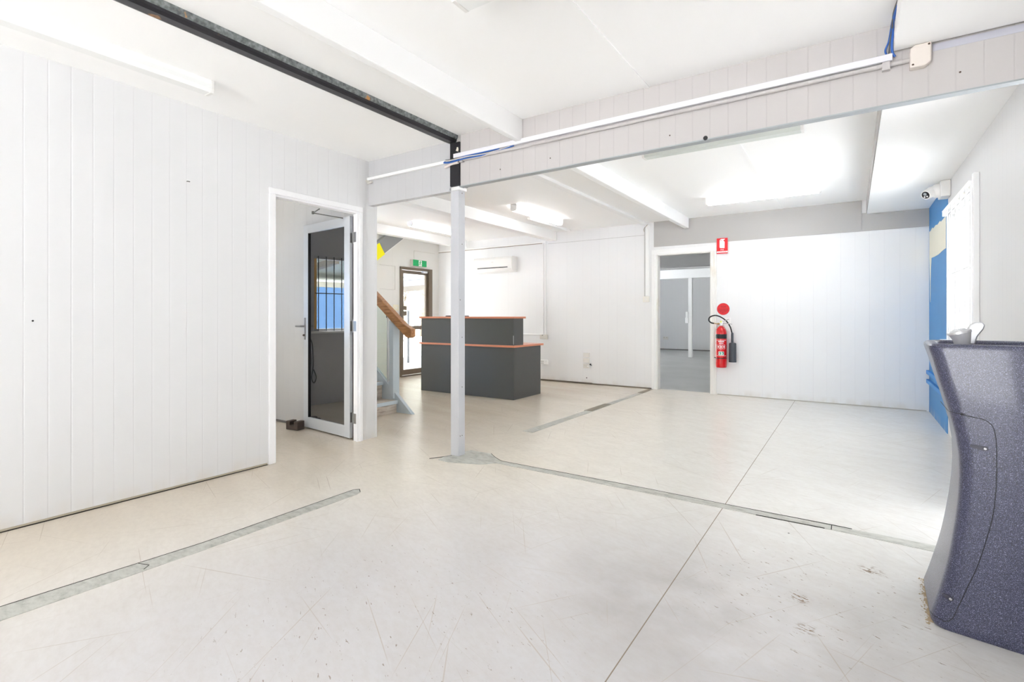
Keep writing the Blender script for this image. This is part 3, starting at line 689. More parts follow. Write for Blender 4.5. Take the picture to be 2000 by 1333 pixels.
for x in (-5.05, -4.72):
    b = bm_(); lathe(b, [(.05, 0), (.045, .014), (.03, .016)], (x, YA + .2, 1.114), 16); obj('cable_cap', b, M['horn'], t)

# ---------------------------------------------------------------- split air conditioner
t = thing('air_conditioner', 'white wall mounted split air conditioner above the reception desk', 'air conditioner', (-5.44, YW, 1.92))
x0, x1 = -5.875, -5.015
prof = [(YW, 2.195), (YW - .14, 2.195), (YW - .185, 2.185), (YW - .198, 2.15), (YW - .198, 2.04), (YW - .185, 1.975), (YW - .15, 1.935), (YW - .10, 1.915), (YW, 1.915)]
b = bm_(); prism(b, prof, 'x', x0 + .012, x1 - .012); obj('body', b, M['plastic'], t, bevel=.006)
for a, c in ((x0, x0 + .02), (x1 - .02, x1)):
    b = bm_(); prism(b, [(p[0] - (.002 if p[0] < YW else 0), p[1]) for p in prof], 'x', a, c); obj('end_cap', b, M['plastic'], t, bevel=.008)
b = bm_(); prism(b, [(YW - .1995, 2.012), (YW - .1995, 2.022), (YW - .17, 2.022), (YW - .17, 2.005)], 'x', x0 + .10, x1 - .085); b.free()
b = bm_(); prism(b, [(YW - .1955, 1.992), (YW - .2005, 2.004), (YW - .19, 2.004), (YW - .18, 1.992)], 'x', x0 + .10, x1 - .09); obj('outlet_slot', b, M['black'], t, label='dark air outlet slot')
b = bm_(); box(b, -5.46, -5.41, YW - .2, YW - .198, 2.095, 2.103); obj('logo', b, M['plasticgrey'], t, label='tiny grey maker mark')
for v in ('',):
    pass

# ---------------------------------------------------------------- conduits / sockets on back wall
def pipe_thing(name, paths, r, m, lab, cat):
    b = bm_()
    for p in paths: tube(b, p, r, 8)
    return obj(name, b, m, smooth=True, label=lab, cat=cat)
b = bm_(); box(b, XE + .002, -4.42, YW - .018, YW, 2.395, 2.42); b2 = obj('cable_trunking', b, M['white'], label='white horizontal trunking high on the back wall left of the desk light', cat='trunking', bevel=.003)
b = bm_(); box(b, XE + .002, -4.50, YW - .011, YW - .001, 2.386, 2.395); obj('cable', b, mat('brown_cable', (.25, .20, .15), .6), b2, label='brown cable tucked under the trunking')
b = bm_(); box(b, -4.38, -2.66, YW - .004, YW, 2.372, 2.376); struct('trim_panel_joint', b, M['fascia'], 'thin horizontal panel joint high on the back wall', 'trim')
pipe_thing('conduit', [smooth_path([(-4.478, YW - .014, 2.39), (-4.478, YW - .014, 1.6), (-4.478, YW - .014, .84), (-4.485, YW - .014, .81), (-4.51, YW - .014, .80), (-5.2, YW - .014, .80)], 4)], .011, M['white'], 'white bent conduit dropping down the back wall to behind the desk', 'conduit')
pipe_thing('conduit', [[(-4.43, YW - .014, 2.40), (-4.43, YW - .014, .80)]], .012, M['white'], 'straight white conduit ending at the beige box beside the desk', 'conduit')
t = thing('junction_box', 'small beige junction box on the back wall beside the reception desk', 'junction box', (-4.44, YW, .73))
obj('box', bbox_bevel(-4.52, -4.39, YW - .05, YW + .003, .725, .80, .004), M['plasticgrey'], t)
b = bm_(); box(b, -4.48, -4.455, YW - .0515, YW - .05, .785, .795); obj('clip', b, M['black'], t)
t = thing('power_socket', 'white power outlet low on the back wall behind the desk end', 'socket', (-4.44, YW, .28))
obj('plate', bbox_bevel(-4.52, -4.38, YW - .03, YW, .285, .36, .004), M['signwhite'], t)
for dx in (-.035, -.005):
    for dz in (.305, .335):
        b = bm_(); box(b, -4.462 + dx - .006, -4.462 + dx + .006, YW - .0315, YW - .0295, dz - .006, dz + .006); obj('pin_hole', b, M['black'], t)
for nm, z, lab in (('wall_plate', .478, 'top plate of the three stacked cream plates on the back wall'), ('wall_plate', .388, 'middle plate of the three stacked cream plates on the back wall'), ('power_socket', .296, 'bottom socket of the three stacked cream plates, with black plug hole')):
    t = thing(nm, lab, 'wall plate' if nm == 'wall_plate' else 'socket', (-3.65, YW, z - .036), 'stacked plates on the back wall')
    obj('plate', bbox_bevel(-3.705, -3.595, YW - .02, YW, z - .036, z + .036, .004), mat('cream_switch', (.76, .74, .70), .4), t)
    if nm == 'power_socket':
        
        for x in (-3.69, -3.66):
            b = bm_(); box(b, x, x + .01, YW - .022, YW - .0195, z, z + .012); obj('pin_hole', b, M['plasticgrey'], t)
        b = bm_(); lathe(b, [(.012, -.02), (.010, -.035)], (-3.615, YW, z), 12, 'y'); obj('knob', b, M['signwhite'], t)
    else:
        
        for x in (-3.69, -3.61):
            b = bm_(); lathe(b, [(.004, -.02), (.003, -.022)], (x, YW, z), 8, 'y'); obj('screw_head', b, M['plasticgrey'], t)
b = bm_(); lathe(b, [(.014, -.006), (.012, -.02), (.004, -.022)], (-3.578, YW, .326), 12, 'y'); tube(b, [(-3.575, YW - .012, .325), (-3.555, YW - .012, .308)], .006, 8)
obj('wall_stub', b, M['black'], label='small black cable stub beside the bottom stacked socket', cat='cable stub')
b = bm_(); lathe(b, [(.010, .002), (.009, -.004)], (-3.65, YW, .10), 12, 'y'); obj('plug_hole', b, M['black'], label='small black hole low on the wall below the stacked plates', cat='hole')
# trunking + switch beside back doorway
b = bm_(); box(b, -2.647, -2.592, YW - .03, YW, 1.43, ZC - .04); obj('cable_trunking', b, M['white'], label='vertical white trunking left of the back doorway', cat='trunking', bevel=.004)
b = bm_(); box(b, -2.672, -2.650, YW - .014, YW, 1.42, 2.5); obj('cable', b, mat('grey_flat_cable', (.55, .55, .54), .6), label='grey flat cable beside the vertical trunking by the doorway', cat='cable', bevel=.003)
t = thing('light_switch', 'cream light switch at the foot of the vertical trunking by the doorway', 'switch', (-2.64, YW, 1.35))
obj('plate', bbox_bevel(-2.69, -2.59, YW - .03, YW, 1.335, 1.425, .004), mat('cream_switch2', (.80, .78, .73), .4), t)
b = bm_(); box(b, -2.65, -2.63, YW - .034, YW - .03, 1.365, 1.395); obj('rocker', b, M['plastic'], t)
b = bm_(); tube(b, smooth_path([(-2.61, YW - .03, 2.53), (-2.63, YW - .05, 2.50), (-2.67, YW - .03, 2.46), (-2.665, YW - .02, 2.42)], 6), .005, 6)
obj('cable', b, mat('tan_cable', (.45, .40, .33), .6), smooth=True, label='loose tan cable loop at the top of the vertical trunking', cat='cable')

# ---------------------------------------------------------------- header services
b = bm_(); box(b, -2.64, .166, YB - .026, YB, 2.378, 2.412)
obj('cable_trunking', b, M['trunk'], label='long white trunking along the pink header beam', cat='trunking', bevel=.003)
b = bm_(); box(b, XL + .002, -2.71, YB - .022, YB, 2.352, 2.377)
obj('cable_trunking', b, M['white'], label='white trunking along the white header beam left of the post', cat='trunking', bevel=.003)
b = bm_(); tube(b, [(-2.58, YB - .013, 2.352), (.235, YB - .013, 2.362)], .0115, 10)
for x in (-2.56, .14): box(b, x - .016, x + .016, YB - .027, YB, 2.335, 2.375)
obj('conduit', b, M['pink'], smooth=True, label='pink painted conduit under the white trunking on the pink beam', cat='conduit')
b = bm_(); tube(b, [(-2.735, YB - .012, 2.325), (-2.66, YB - .026, 2.335), (-2.585, YB - .026, 2.336)], .0105, 10)
obj('conduit_stub', b, mat('pale_pink_pvc', (.72, .64, .60), .5), smooth=True, label='short pale conduit stub crossing the dark column head', cat='conduit')
b = bm_(); tube(b, [(XL + .06, YB - .012, 2.332), (-3.665, YB - .012, 2.33)], .010, 8); tube(b, smooth_path([(XL + .02, YB - .012, 2.345), (XL + .001, YB - .03, 2.35), (XL + .01, YB - .03, 2.335), (XL + .05, YB - .012, 2.336)], 5), .004, 6)
obj('conduit_end', b, M['plasticgrey'], smooth=True, label='pipe end with cable loop where white header meets left wall', cat='conduit')
t = thing('cable_bundle', 'blue and grey cables sagging under the trunking beside the post', 'cable', (-2.5, YB - .02, 2.34))
for pth, mm, r in (([(-2.715, YB - .012, 2.365), (-2.73, YB - .03, 2.358), (-2.66, YB - .035, 2.348), (-2.55, YB - .03, 2.368), (-2.40, YB - .02, 2.374), (-2.2, YB - .014, 2.376)], 'cableblue', .0055),
                   ([(-2.715, YB - .012, 2.36), (-2.728, YB - .038, 2.352), (-2.66, YB - .042, 2.342), (-2.52, YB - .034, 2.352), (-2.36, YB - .022, 2.352), (-2.2, YB - .016, 2.362), (-2.07, YB - .012, 2.377)], 'cableblue', .005),
                   ([(-2.70, YB - .012, 2.372), (-2.72, YB - .036, 2.366), (-2.65, YB - .044, 2.357), (-2.5, YB - .034, 2.364), (-2.3, YB - .022, 2.360), (-2.1, YB - .014, 2.376)], 'plasticgrey', .004),
                   ([(-2.70, YB - .012, 2.376), (-2.715, YB - .03, 2.374), (-2.65, YB - .038, 2.366), (-2.45, YB - .03, 2.362), (-2.25, YB - .02, 2.364), (-2.12, YB - .014, 2.377)], 'cablegrey', .003)):
    b = bm_(); tube(b, smooth_path(pth, 6), r, 7); obj('cable', b, M[mm], t, smooth=True)
t = thing('cable_bundle', 'blue and grey cables hanging from the ceiling gap at the right trunking end', 'cable', (.16, YB - .03, 2.4))
for pth, mm, r in (([(.172, 2.90, 2.535), (.160, 3.00, 2.52), (.158, YB - .05, 2.52), (.150, YB - .03, 2.47), (.137, YB - .02, 2.435), (.142, YB - .014, 2.415)], 'cableblue', .0042),
                   ([(.172, 2.92, 2.53), (.163, 3.02, 2.52), (.166, YB - .05, 2.50), (.162, YB - .035, 2.45), (.166, YB - .02, 2.415), (.176, YB - .014, 2.395)], 'cableblue', .0055),
                   ([(.172, 2.86, 2.545), (.160, 2.96, 2.53), (.160, 3.04, 2.50), (.164, 3.0, 2.54), (.172, 2.9, 2.55)], 'cablegrey', .003),
                   ([(.168, 2.96, 2.53), (.160, YB - .06, 2.51), (.155, YB - .04, 2.47), (.152, YB - .02, 2.43), (.150, YB - .014, 2.415)], 'cablegrey', .003)):
    b = bm_(); tube(b, smooth_path(pth, 6), r, 7); obj('cable', b, M[mm], t, smooth=True)
t = thing('junction_box', 'beige square junction box on the pink beam under the ceiling gap', 'junction box', (.272, YB, 2.31))
b = bm_(); prism(b, [(.232, 2.312), (.29, 2.312), (.312, 2.33), (.312, 2.418), (.25, 2.418), (.232, 2.404)], 'y', YB - .045, YB); obj('box', b, M['beigebox'], t, bevel=.005)
for x, z in ((.303, 2.408), (.243, 2.325)):
    b = bm_(); lathe(b, [(.005, -.0445), (.004, -.047)], (x, YB, z), 10, 'y'); obj('screw_head', b, M['screw'], t)

# ---------------------------------------------------------------- fluorescent battens
def batten(name, label, loc, L, w, h, lit, rotz=0, thin=False):
    """Built along local x centred on loc (top centre against the ceiling)."""
    x, y, z = loc
    t = thing(name, label, 'light', (x, y, z - h), 'fluorescent battens on the ceilings')
    hb_ = h * .4
    b = bm_(); box(b, x - L / 2 + .01, x + L / 2 - .01, y - w * .36, y + w * .36, z - hb_, z + .002); obj('housing', b, M['white'], t)
    pf = [(y - w / 2, z - hb_), (y - w / 2, z - h * .72), (y - w * .38, z - h), (y + w * .38, z - h), (y + w / 2, z - h * .72), (y + w / 2, z - hb_)]
    b = bm_(); prism(b, pf, 'x', x - L / 2 + .018, x + L / 2 - .018); obj('diffuser', b, lit, t)
    pe = [(y - w * .53, z - .002), (y - w * .53, z - h * .74), (y - w * .40, z - h * 1.03), (y + w * .40, z - h * 1.03), (y + w * .53, z - h * .74), (y + w * .53, z - .002)]
    for a, c in ((x - L / 2, x - L / 2 + .02), (x + L / 2 - .02, x + L / 2)):
        b = bm_(); prism(b, pe, 'x', a, c); obj('end_cap', b, M['plastic'], t, bevel=.003)
    t.rotation_euler[2] = rotz
    return t
lit, off = M['litdiffuser'], M['diffuser']
greyd = mat('greenish_opal_diffuser', (.60, .635, .60), .3)
batten('batten_light', 'unlit greenish batten light just behind the pink beam', (-.89, 4.27, ZC), 1.2, .10, .09, greyd)
batten('batten_light', 'pale batten light on the back ceiling before the grey fascia', (-.88, 6.50, ZC), 1.2, .10, .085, lit)
batten('batten_light', 'white boxy batten light above the reception desk', (-3.61, 6.08, ZC), 1.27, .085, .085, M['dimdiffuser'], PI / 2)
batten('batten_light', 'slim batten light behind the boxy one above the desk', (-3.90, 6.92, ZC), 1.27, .045, .04, off, PI / 2)
batten('batten_light', 'batten light half hidden by the post near the entry door', (-5.56, 6.15, ZC), 1.2, .10, .075, M['dimdiffuser'], PI / 2)
batten('batten_light', 'long batten light along the ceiling above the left wall', (-3.215, .80, ZL), 1.5, .085, .075, off, PI / 2)
batten('batten_light', 'batten light on the near ceiling cut by the top of the photo', (-.835, 1.73, ZC), 1.2, .12, .085, off)

# ---------------------------------------------------------------- extinguisher, signs
EX, EY = -1.530, YW - .105
t = thing('fire_extinguisher', 'red fire extinguisher with black horn hanging beside the back doorway', 'fire extinguisher', (EX, EY, .385))
prof = [(.064, .400), (.071, .407), (.0725, .425), (.0725, .870), (.069, .905), (.058, .940), (.040, .965), (.026, .975), (.024, .985)]
b = bm_(); lathe(b, prof, (EX, EY, 0), 40); obj('cylinder', b, M['red'], t, smooth=True)
b = bm_(); lathe(b, [(.0732, .806), (.0732, .868)], (EX, EY, 0), 40); obj('black_band', b, M['black'], t, smooth=True)
def arc(b, z0, z1, a0, a1, r=.0735, n=10):
    vs = []
    for k in range(n + 1):
        a = a0 + (a1 - a0) * k / n
        vs.append([b.verts.new((EX + math.sin(a) * rr, EY - math.cos(a) * rr, z)) for z, rr in ((z0, r), (z1, r), (z1, r - .0008), (z0, r - .0008))])
    for p, q in zip(vs, vs[1:]):
        for i in range(4): b.faces.new((p[i], p[(i + 1) % 4], q[(i + 1) % 4], q[i]))
    b.faces.new(vs[0]); b.faces.new(vs[-1][::-1])
a_off = .2
for z0, z1, w in ((.782, .786, .95), (.566, .570, .95)):
    b = bm_(); arc(b, z0, z1, -w + a_off, w + a_off); obj('label_line', b, M['signwhite'], t)
for z0, z1, w in ((.757, .774, .56), (.735, .747, .42)):
    b = bm_(); n_ = 7
    for q in range(n_): arc(b, z0, z1, a_off - w + 2 * w * q / n_, a_off - w + 2 * w * (q + .72) / n_, n=3)
    obj('lettering', b, M['signwhite'], t)
for k in (-1, 0, 1):
    b = bm_(); a = k * .52 + a_off
    for q0, q1 in ((a - .23, a - .20), (a + .20, a + .23)): arc(b, .663, .722, q0, q1)
    arc(b, .719, .722, a - .23, a + .23); arc(b, .663, .666, a - .23, a + .23); arc(b, .678, .708, a - .09, a + .08)
    obj('pictogram', b, M['signwhite'], t)
b = bm_(); arc(b, .576, .627, -.50 + a_off, .50 + a_off); obj('info_panel', b, M['signwhite'], t)
lg = mat('label_green', (.0, .28, .18), .4)
for p0, p1 in ((-.44, -.03), (.05, .44)):
    b = bm_(); arc(b, .582, .621, p0 + a_off, p1 + a_off, .0742); obj('green_panel', b, lg, t)
for a in (-.28, .20):
    b = bm_(); arc(b, .590, .612, a + a_off - .07, a + a_off + .05, .0747); obj('pictogram', b, M['signwhite'], t)
b = bm_(); lathe(b, [(.0745, .527), (.0745, .538)], (EX, EY, 0), 32); box(b, EX - .09, EX - .072, EY - .006, EY + .006, .529, .541); obj('strap', b, M['black'], t)
b = bm_(); lathe(b, [(.022, .98), (.022, .992), (.017, .996), (.017, 1.012)], (EX, EY, 0), 16); box(b, EX - .02, EX + .022, EY - .014, EY + .014, 1.0, 1.045)
obj('valve', b, M['tapmetal'], t, smooth=True)
b = bm_(); tube(b, [(EX - .015, EY, 1.013), (EX - .05, EY, 1.013)], [.016, .012], 12); tube(b, [(EX - .048, EY, 1.013), (EX - .10, EY, 1.018)], .006, 8); obj('outlet', b, mat('brass', (.50, .36, .18), .3, .9), t, smooth=True)
b = bm_(); tube(b, [(EX, EY, 1.04), (EX + .05, EY - .012, 1.055), (EX + .105, EY - .012, 1.078)], [.007, .006, .005], 8); tube(b, [(EX + .005, EY, 1.02), (EX + .08, EY - .012, 1.017), (EX + .145, EY - .012, 1.008)], [.007, .006, .005], 8); obj('handle', b, M['tapmetal'], t, smooth=True)
b = bm_(); box(b, EX - .008, EX + .010, EY - .018, EY - .0145, 1.03, 1.055); obj('seal', b, mat('yellow_seal', (.75, .80, .12), .5), t)
HXX = EX + .150
pth = smooth_path([(EX - .095, EY, 1.018), (EX - .135, EY, 1.028), (EX - .165, EY, 1.06), (EX - .152, EY, 1.105), (EX - .09, EY, 1.13), (EX - .02, EY, 1.115), (EX + .06, EY, 1.06), (EX + .115, EY, .98), (EX + .138, EY, .90), (HXX - .006, EY, .86)], 8)
b = bm_(); tube(b, pth, .0092, 10); obj('hose', b, M['black'], t, smooth=True)
b = bm_(); lathe(b, [(.013, .745), (.0165, .76), (.0165, .88), (.010, .892)], (HXX - .005, EY, 0), 16); obj('horn_grip', b, M['horn'], t, smooth=True)
b = bm_(); lathe(b, [(.050, .480), (.0495, .50), (.047, .735), (.042, .748), (.02, .752)], (HXX, EY, 0), 28); obj('horn', b, M['horn'], t, smooth=True)
b = bm_(); box(b, EX - .02, EX + .105, YW - .012, YW, .80, 1.10); obj('bracket', b, M['white'], t)
b = bm_(); tube(b, [(EX + .012, EY + .012, 1.005), (EX + .05, YW - .012, .92)], .008, 8); obj('hook', b, M['plasticgrey'], t)
# FIRE EXTINGUISHER sign
t = thing('fire_extinguisher_sign', 'red rectangular fire extinguisher sign above the doorway corner', 'sign', (-1.53, YW - .03, 2.01))
SX = -1.532; yf = YW - .031
b = bm_(); box(b, SX - .073, SX + .073, yf, yf + .004, 2.008, 2.228); obj('plate', b, M['signred'], t)
b = bm_(); prism(b, [(SX - .026, 2.088), (SX + .032, 2.084), (SX + .034, 2.17), (SX + .026, 2.185), (SX + .012, 2.192), (SX + .036, 2.208), (SX + .036, 2.216), (SX - .014, 2.216), (SX - .030, 2.205), (SX - .034, 2.19), (SX - .034, 2.10)], 'y', yf - .001, yf); obj('symbol', b, M['signwhite'], t, label='white extinguisher symbol')
b = bm_(); lathe(b, [(.006, -.0012), (.006, -.0018)], (SX - .016, yf, 2.196), 12, 'y'); obj('symbol_gap', b, M['signred'], t)
text('lettering', 'FIRE', (SX, yf - .001, 2.062), .026, M['signwhite'], t)
b = bm_(); box(b, SX - .072, SX + .072, yf - .001, yf, 2.022, 2.043); obj('band', b, M['signwhite'], t)
text('lettering', 'EXTINGUISHER', (SX, yf - .0015, 2.0325), .0165, M['signred'], t)
b = bm_(); box(b, SX - .06, SX + .06, yf + .004, YW - .0002, 2.02, 2.17); b.free()
b = bm_(); box(b, SX - .05, SX + .05, yf + .004, YW - .012, 2.1, 2.2); obj('mount', b, M['plasticgrey'], t)
# CO2 disc
t = thing('round_sign', 'round red CO2 sign on the wall above the extinguisher', 'sign', (-1.523, YW, 1.14))
CX = -1.523; CZ = 1.222
b = bm_(); lathe(b, [(.083, -.0005), (.083, -.003)], (CX, YW, CZ), 40, 'y'); obj('disc', b, M['signred'], t)
b = bm_(); lathe(b, [(.0845, -.0003), (.0845, -.002)], (CX, YW, CZ), 40, 'y'); obj('rim', b, M['signblack'], t)
text('lettering', 'CO2', (CX, YW - .0035, CZ + .032), .034, M['signblack'], t)
b = bm_()
for z, w in ((-.003, .065), (-.019, .067), (-.037, .045), (-.053, .02)):
    k = -w
    while k < w:
        l = random.uniform(.008, .02); box(b, CX + k, CX + min(k + l, w), YW - .0036, YW - .003, CZ + z - .0028, CZ + z + .0028); k += l + .005
obj('small_print', b, M['signblack'], t)

# ---------------------------------------------------------------- right window with grille
t = thing('window_2', 'overexposed white barred window on the right wall behind the fountain', 'window', (XR, 5.62, .95), kind='structure')
wm = mat('white_gloss', (.88, .88, .88), .3)
b = bm_(); box(b, XR - .035, XR, 4.885, 4.945, .90, 2.155); obj('architrave', b, wm, t, bevel=.004)
b = bm_(); box(b, XR + .05, XR + .10, 4.95, 6.30, .95, .985); box(b, XR + .05, XR + .10, 4.95, 6.30, 2.045, 2.08)
for y in (4.97, 5.62, 6.28): box(b, XR + .05, XR + .10, y - .02, y + .02, .985, 2.045)
obj('window_frame', b, wm, t)
b = bm_(); box(b, XR + .074, XR + .078, 4.95, 6.30, .97, 2.06); obj('pane', b, M['glass'], t)
b = bm_(); prism(b, [(XR - .045, 2.122), (XR, 2.122), (XR, 2.115), (XR - .006, 2.115), (XR - .006, 2.085), (XR - .012, 2.085), (XR - .012, 2.115), (XR - .045, 2.115)], 'y', 4.98, 6.34); box(b, XR - .043, XR - .014, 6.31, 6.335, 2.07, 2.1145); gr = obj('grille_rail', b, wm, t)
for y in (6.16, 5.93, 5.70, 5.47, 5.24, 5.04):
    b = bm_(); box(b, XR - .030, XR - .024, y - .018, y + .018, .86, 2.115); obj('bar', b, wm, gr)
b = bm_(); tube(b, [(XR - .034, 4.98, 1.49), (XR - .034, 6.1, 1.49)], .006, 8); obj('cross_rod', b, wm, gr)
for y in (6.24, 6.05, 5.6, 5.38, 5.15):
    b = bm_(); lathe(b, [(.008, -.011), (.008, -.018), (.006, -.022)], (XR, y, 2.100), 8, 'x'); obj('bolt', b, M['plasticgrey'], gr)
b = bm_(); box(b, XR - .06, XR, 4.885, 6.34, .885, .90); obj('window_sill', b, wm, t)

# ---------------------------------------------------------------- security camera
t = thing('security_camera', 'white dome security camera on a box in the top right corner', 'camera', (XR - .05, 6.2, 2.2))
obj('mount_box', bbox_bevel(XR - .075, XR, 6.16, 6.34, 2.235, 2.386, .008), M['plastic'], t)
dirv = Vector((-.62, -.62, -.42)).normalized()
c0 = Vector((XR - .075, 6.24, 2.305))
b = bm_(); tube(b, [c0 + Vector((.0, 0, 0)), c0 + Vector((-.03, 0, 0)), c0 + Vector((-.05, 0, 0))], [.064, .064, .054], 24)
obj('base_ring', b, M['plastic'], t, smooth=True)
c1 = c0 + Vector((-.055, -.005, -.005))
b = bm_(); bmesh.ops.create_uvsphere(b, u_segments=24, v_segments=16, radius=.052, matrix=Matrix.Translation(c1)); tube(b, [c1, c1 + dirv * .05, c1 + dirv * .078], [.050, .047, .043], 24); obj('dome', b, M['plastic'], t, smooth=True)
b = bm_(); tube(b, [c1 + dirv * .076, c1 + dirv * .081], [.036, .034], 24); ln = obj('lens_plate', b, M['lens'], t, smooth=True, label='black oval lens plate')
sd = dirv.cross(Vector((0, 0, 1))).normalized(); up = sd.cross(dirv)
b = bm_(); c2 = c1 + dirv * .081 + up * .010; tube(b, [c2, c2 + dirv * .003], .014, 14); obj('lens', b, M['cladgrey'], ln)
for s in (-1, 1):
    b = bm_(); c2 = c1 + dirv * .081 - up * .015 + sd * s * .012; tube(b, [c2, c2 + dirv * .003], .007, 10); obj('infrared_lamp', b, M['signwhite'], ln)

# ---------------------------------------------------------------- drinking fountain
t = thing('drinking_fountain', 'speckled blue-grey drinking fountain with concave front against the right wall', 'drinking fountain', (.5, 2.55, 0))
K = .168
XF = [(0, .240), (.03, .238), (.08, .251), (.13, .262), (.19, .275), (.25, .286), (.30, .293), (.40, .305), (.48, .312), (.555, .315), (.63, .313), (.70, .304), (.77, .289), (.83, .275), (.88, .262), (.93, .251), (.965, .243), (.99, .236), (1.005, .232), (1.016, .233), (1.022, .238)]
def xfz(z):
    for (z0, a), (z1, c) in zip(XF, XF[1:]):
        if z0 <= z <= z1: return a + (c - a) * (z - z0) / (z1 - z0)
    return XF[-1][1]
def yn(x): return 2.372 - K * (x - .24)
def yfa(x): return 2.752 + .12 * (x - .24)
XBK = .758
def ring(z, inset=0.0, r=.045):
    x0 = xfz(min(z, 1.022)) + inset
    skew = .010 + .017 * math.sin(PI * min(1, z / 1.15))
    P = [(x0, yn(x0) + inset), (x0 + skew, yfa(x0) - inset), (XBK, yfa(XBK) - inset), (XBK, yn(XBK) + inset)]
    out = []
    for i, rr in ((0, r), (1, r), (2, .012), (3, .012)):
        p = Vector(P[i]); a = (Vector(P[i - 1]) - p).normalized(); c = (Vector(P[(i + 1) % 4]) - p).normalized()
        n = 7 if i < 2 else 3
        for k in range(n):
            tt = k / (n - 1); q = (1 - tt) ** 2 * (p + a * rr) + 2 * tt * (1 - tt) * p + tt * tt * (p + c * rr)
            out.append((q.x, q.y, z))
    return out
b = bm_(); rings = []
zs = [0, .012] + [.03 + .0193 * k for k in range(50)] + [.99, 1.002, 1.012]
zs = sorted({round(z, 4) for z in zs if z <= 1.012})
lev = [(z, .006 if z == 0 else 0) for z in zs] + [(1.019, .004), (1.022, .012), (1.021, .024), (1.012, .034), (.96, .045), (.93, .08), (.92, .14)]
for z, ins in lev: rings.append([b.verts.new(p) for p in ring(z, ins)])
nn = len(rings[0])
for a, c in zip(rings, rings[1:]):
    for k in range(nn): b.faces.new((a[k], a[(k + 1) % nn], c[(k + 1) % nn], c[k]))
b.faces.new(rings[0][::-1]); b.faces.new(rings[-1])
obj('body', b, M['speckle'], t, smooth=True)
# access panel outline on the near side, wrapping the front corner
seam = [(.35, .770), (.375, .766), (.393, .752), (.402, .730), (.407, .68), (.407, .62), (.406, .538), (.400, .46), (.39, .394), (.37, .30), (.355, .24), (.337, .184), (.322, .135), (.308, .09), (.296, .052), (.282, .036), (.268, .03)]
side = [(x, yn(x) - .0004, z) for x, z in seam]
# continue along the front face at the two ends, following the rounded corner
def wrap(z, n=7):
    rg = ring(z); return [Vector(p) for p in rg[:n]]
topw = [tuple(p) for p in wrap(.778)[::-1]]
# ring order starts at the back of the near side and turns onto the front face; reverse to go from front to near side
front_top = [(xfz(.782) + .006, 2.62, .782), (xfz(.781) + .002, 2.47, .781)]
path = front_top + topw + [(.315, yn(.315) - .0004, .775)] + side
path = smooth_path(path, 3)
lowz = .034
path_end = [tuple(p) for p in wrap(lowz)]
b = bm_(); tube(b, path + [Vector(p) for p in path_end[1:]], .0011, 6)
obj('panel_seam', b, M['black'], t, label='dark curved seam of the access panel')
def slot(x, z, L, tilt):
    b = bm_(); pts = []
    n = 10; hh = .0085
    for k in range(n + 1): a = -PI / 2 + PI * k / n; pts.append((L / 2 + hh * math.cos(a), hh * math.sin(a)))
    for k in range(n + 1): a = PI / 2 + PI * k / n; pts.append((-L / 2 + hh * .5 * math.cos(a), hh * .6 * math.sin(a)))
    ca, sa = math.cos(tilt), math.sin(tilt)
    P2 = [(x + u * ca - v * sa, z + u * sa + v * ca) for u, v in pts]
    A = [b.verts.new((u, yn(u) - .0012, v)) for u, v in P2]; B = [b.verts.new((u, yn(u) + .004, v)) for u, v in P2]
    b.faces.new(A)
    for k in range(len(A)): b.faces.new((A[k], A[(k + 1) % len(A)], B[(k + 1) % len(A)], B[k]))
    s = obj('lock_recess', b, mat('recess_dark', (.028, .028, .045), .35), t, label='dark slotted lock recess')
    u = x + (L / 2) * ca; v = z + (L / 2) * sa
    b = bm_(); lathe(b, [(.005, -.004), (.0035, -.006)], (u, yn(u), v), 12, 'y'); obj('lock', b, M['chrome'], s)
slot(.362, .668, .034, -.10); slot(.281, .122, .020, -.35)
b = bm_()
# bubbler tap
TX, TY, TZ_ = .350, 2.56, 1.004
tp = obj('bubbler', bm_() if False else (lambda bb: (tube(bb, [(TX, TY, TZ_ - .06), (TX, TY, TZ_), (TX - .003, TY, TZ_ + .03), (TX - .008, TY, TZ_ + .05)], [.021, .023, .028, .034], 24), bb)[1])(b), M['tapmetal'], t, smooth=True, label='silver bubbler tap')
b = bm_(); tube(b, [(TX - .009, TY, TZ_ + .050), (TX - .011, TY, TZ_ + .058), (TX - .012, TY, TZ_ + .062)], [.037, .037, .031], 24); tube(b, [(TX - .012, TY, TZ_ + .061), (TX - .0135, TY, TZ_ + .066)], [.022, .020], 20); obj('push_button', b, M['steelbright'], tp, smooth=True)
b = bm_()
gp_ = [(.010, .004), (.034, .002), (.040, .03), (.058, .06), (.062, .075), (.054, .086), (.036, .086), (.020, .076), (.010, .055), (.006, .03)]
prism(b, [(TX + u, TZ_ + v + .008) for u, v in gp_], 'y', TY - .011, TY + .011); obj('mouth_guard', b, M['steelbright'], tp, smooth=True, bevel=.004, label='leaf shaped mouth guard')

# debris line beside the fountain base
b = bm_()
rd = random.Random(5); A = []; Bq = []
for k in range(26):
    y = 2.40 + .37 * k / 25; x = .240 + .045 * (y - 2.37); A.append((x + .02, y)); Bq.append((x - .003 - .008 * rd.random(), y + rd.uniform(-.004, .004)))
prism(b, A + Bq[::-1], 'z', 0, .0012)
for k in range(120):
    y = 2.38 + .40 * rd.random(); x = .236 + .045 * (y - 2.37) - abs(rd.gauss(0, .009)); q = rd.uniform(.001, .0035)
    lathe(b, [(q, 0), (q * .8, q * .5), (q * .3, q * .8)], (x, y, .0005), 6)
obj('floor_dirt', b, mat('brown_dirt', (.42, .33, .21), .9), label='brown dirt line along the fountain base', cat='dirt', kind='stuff')

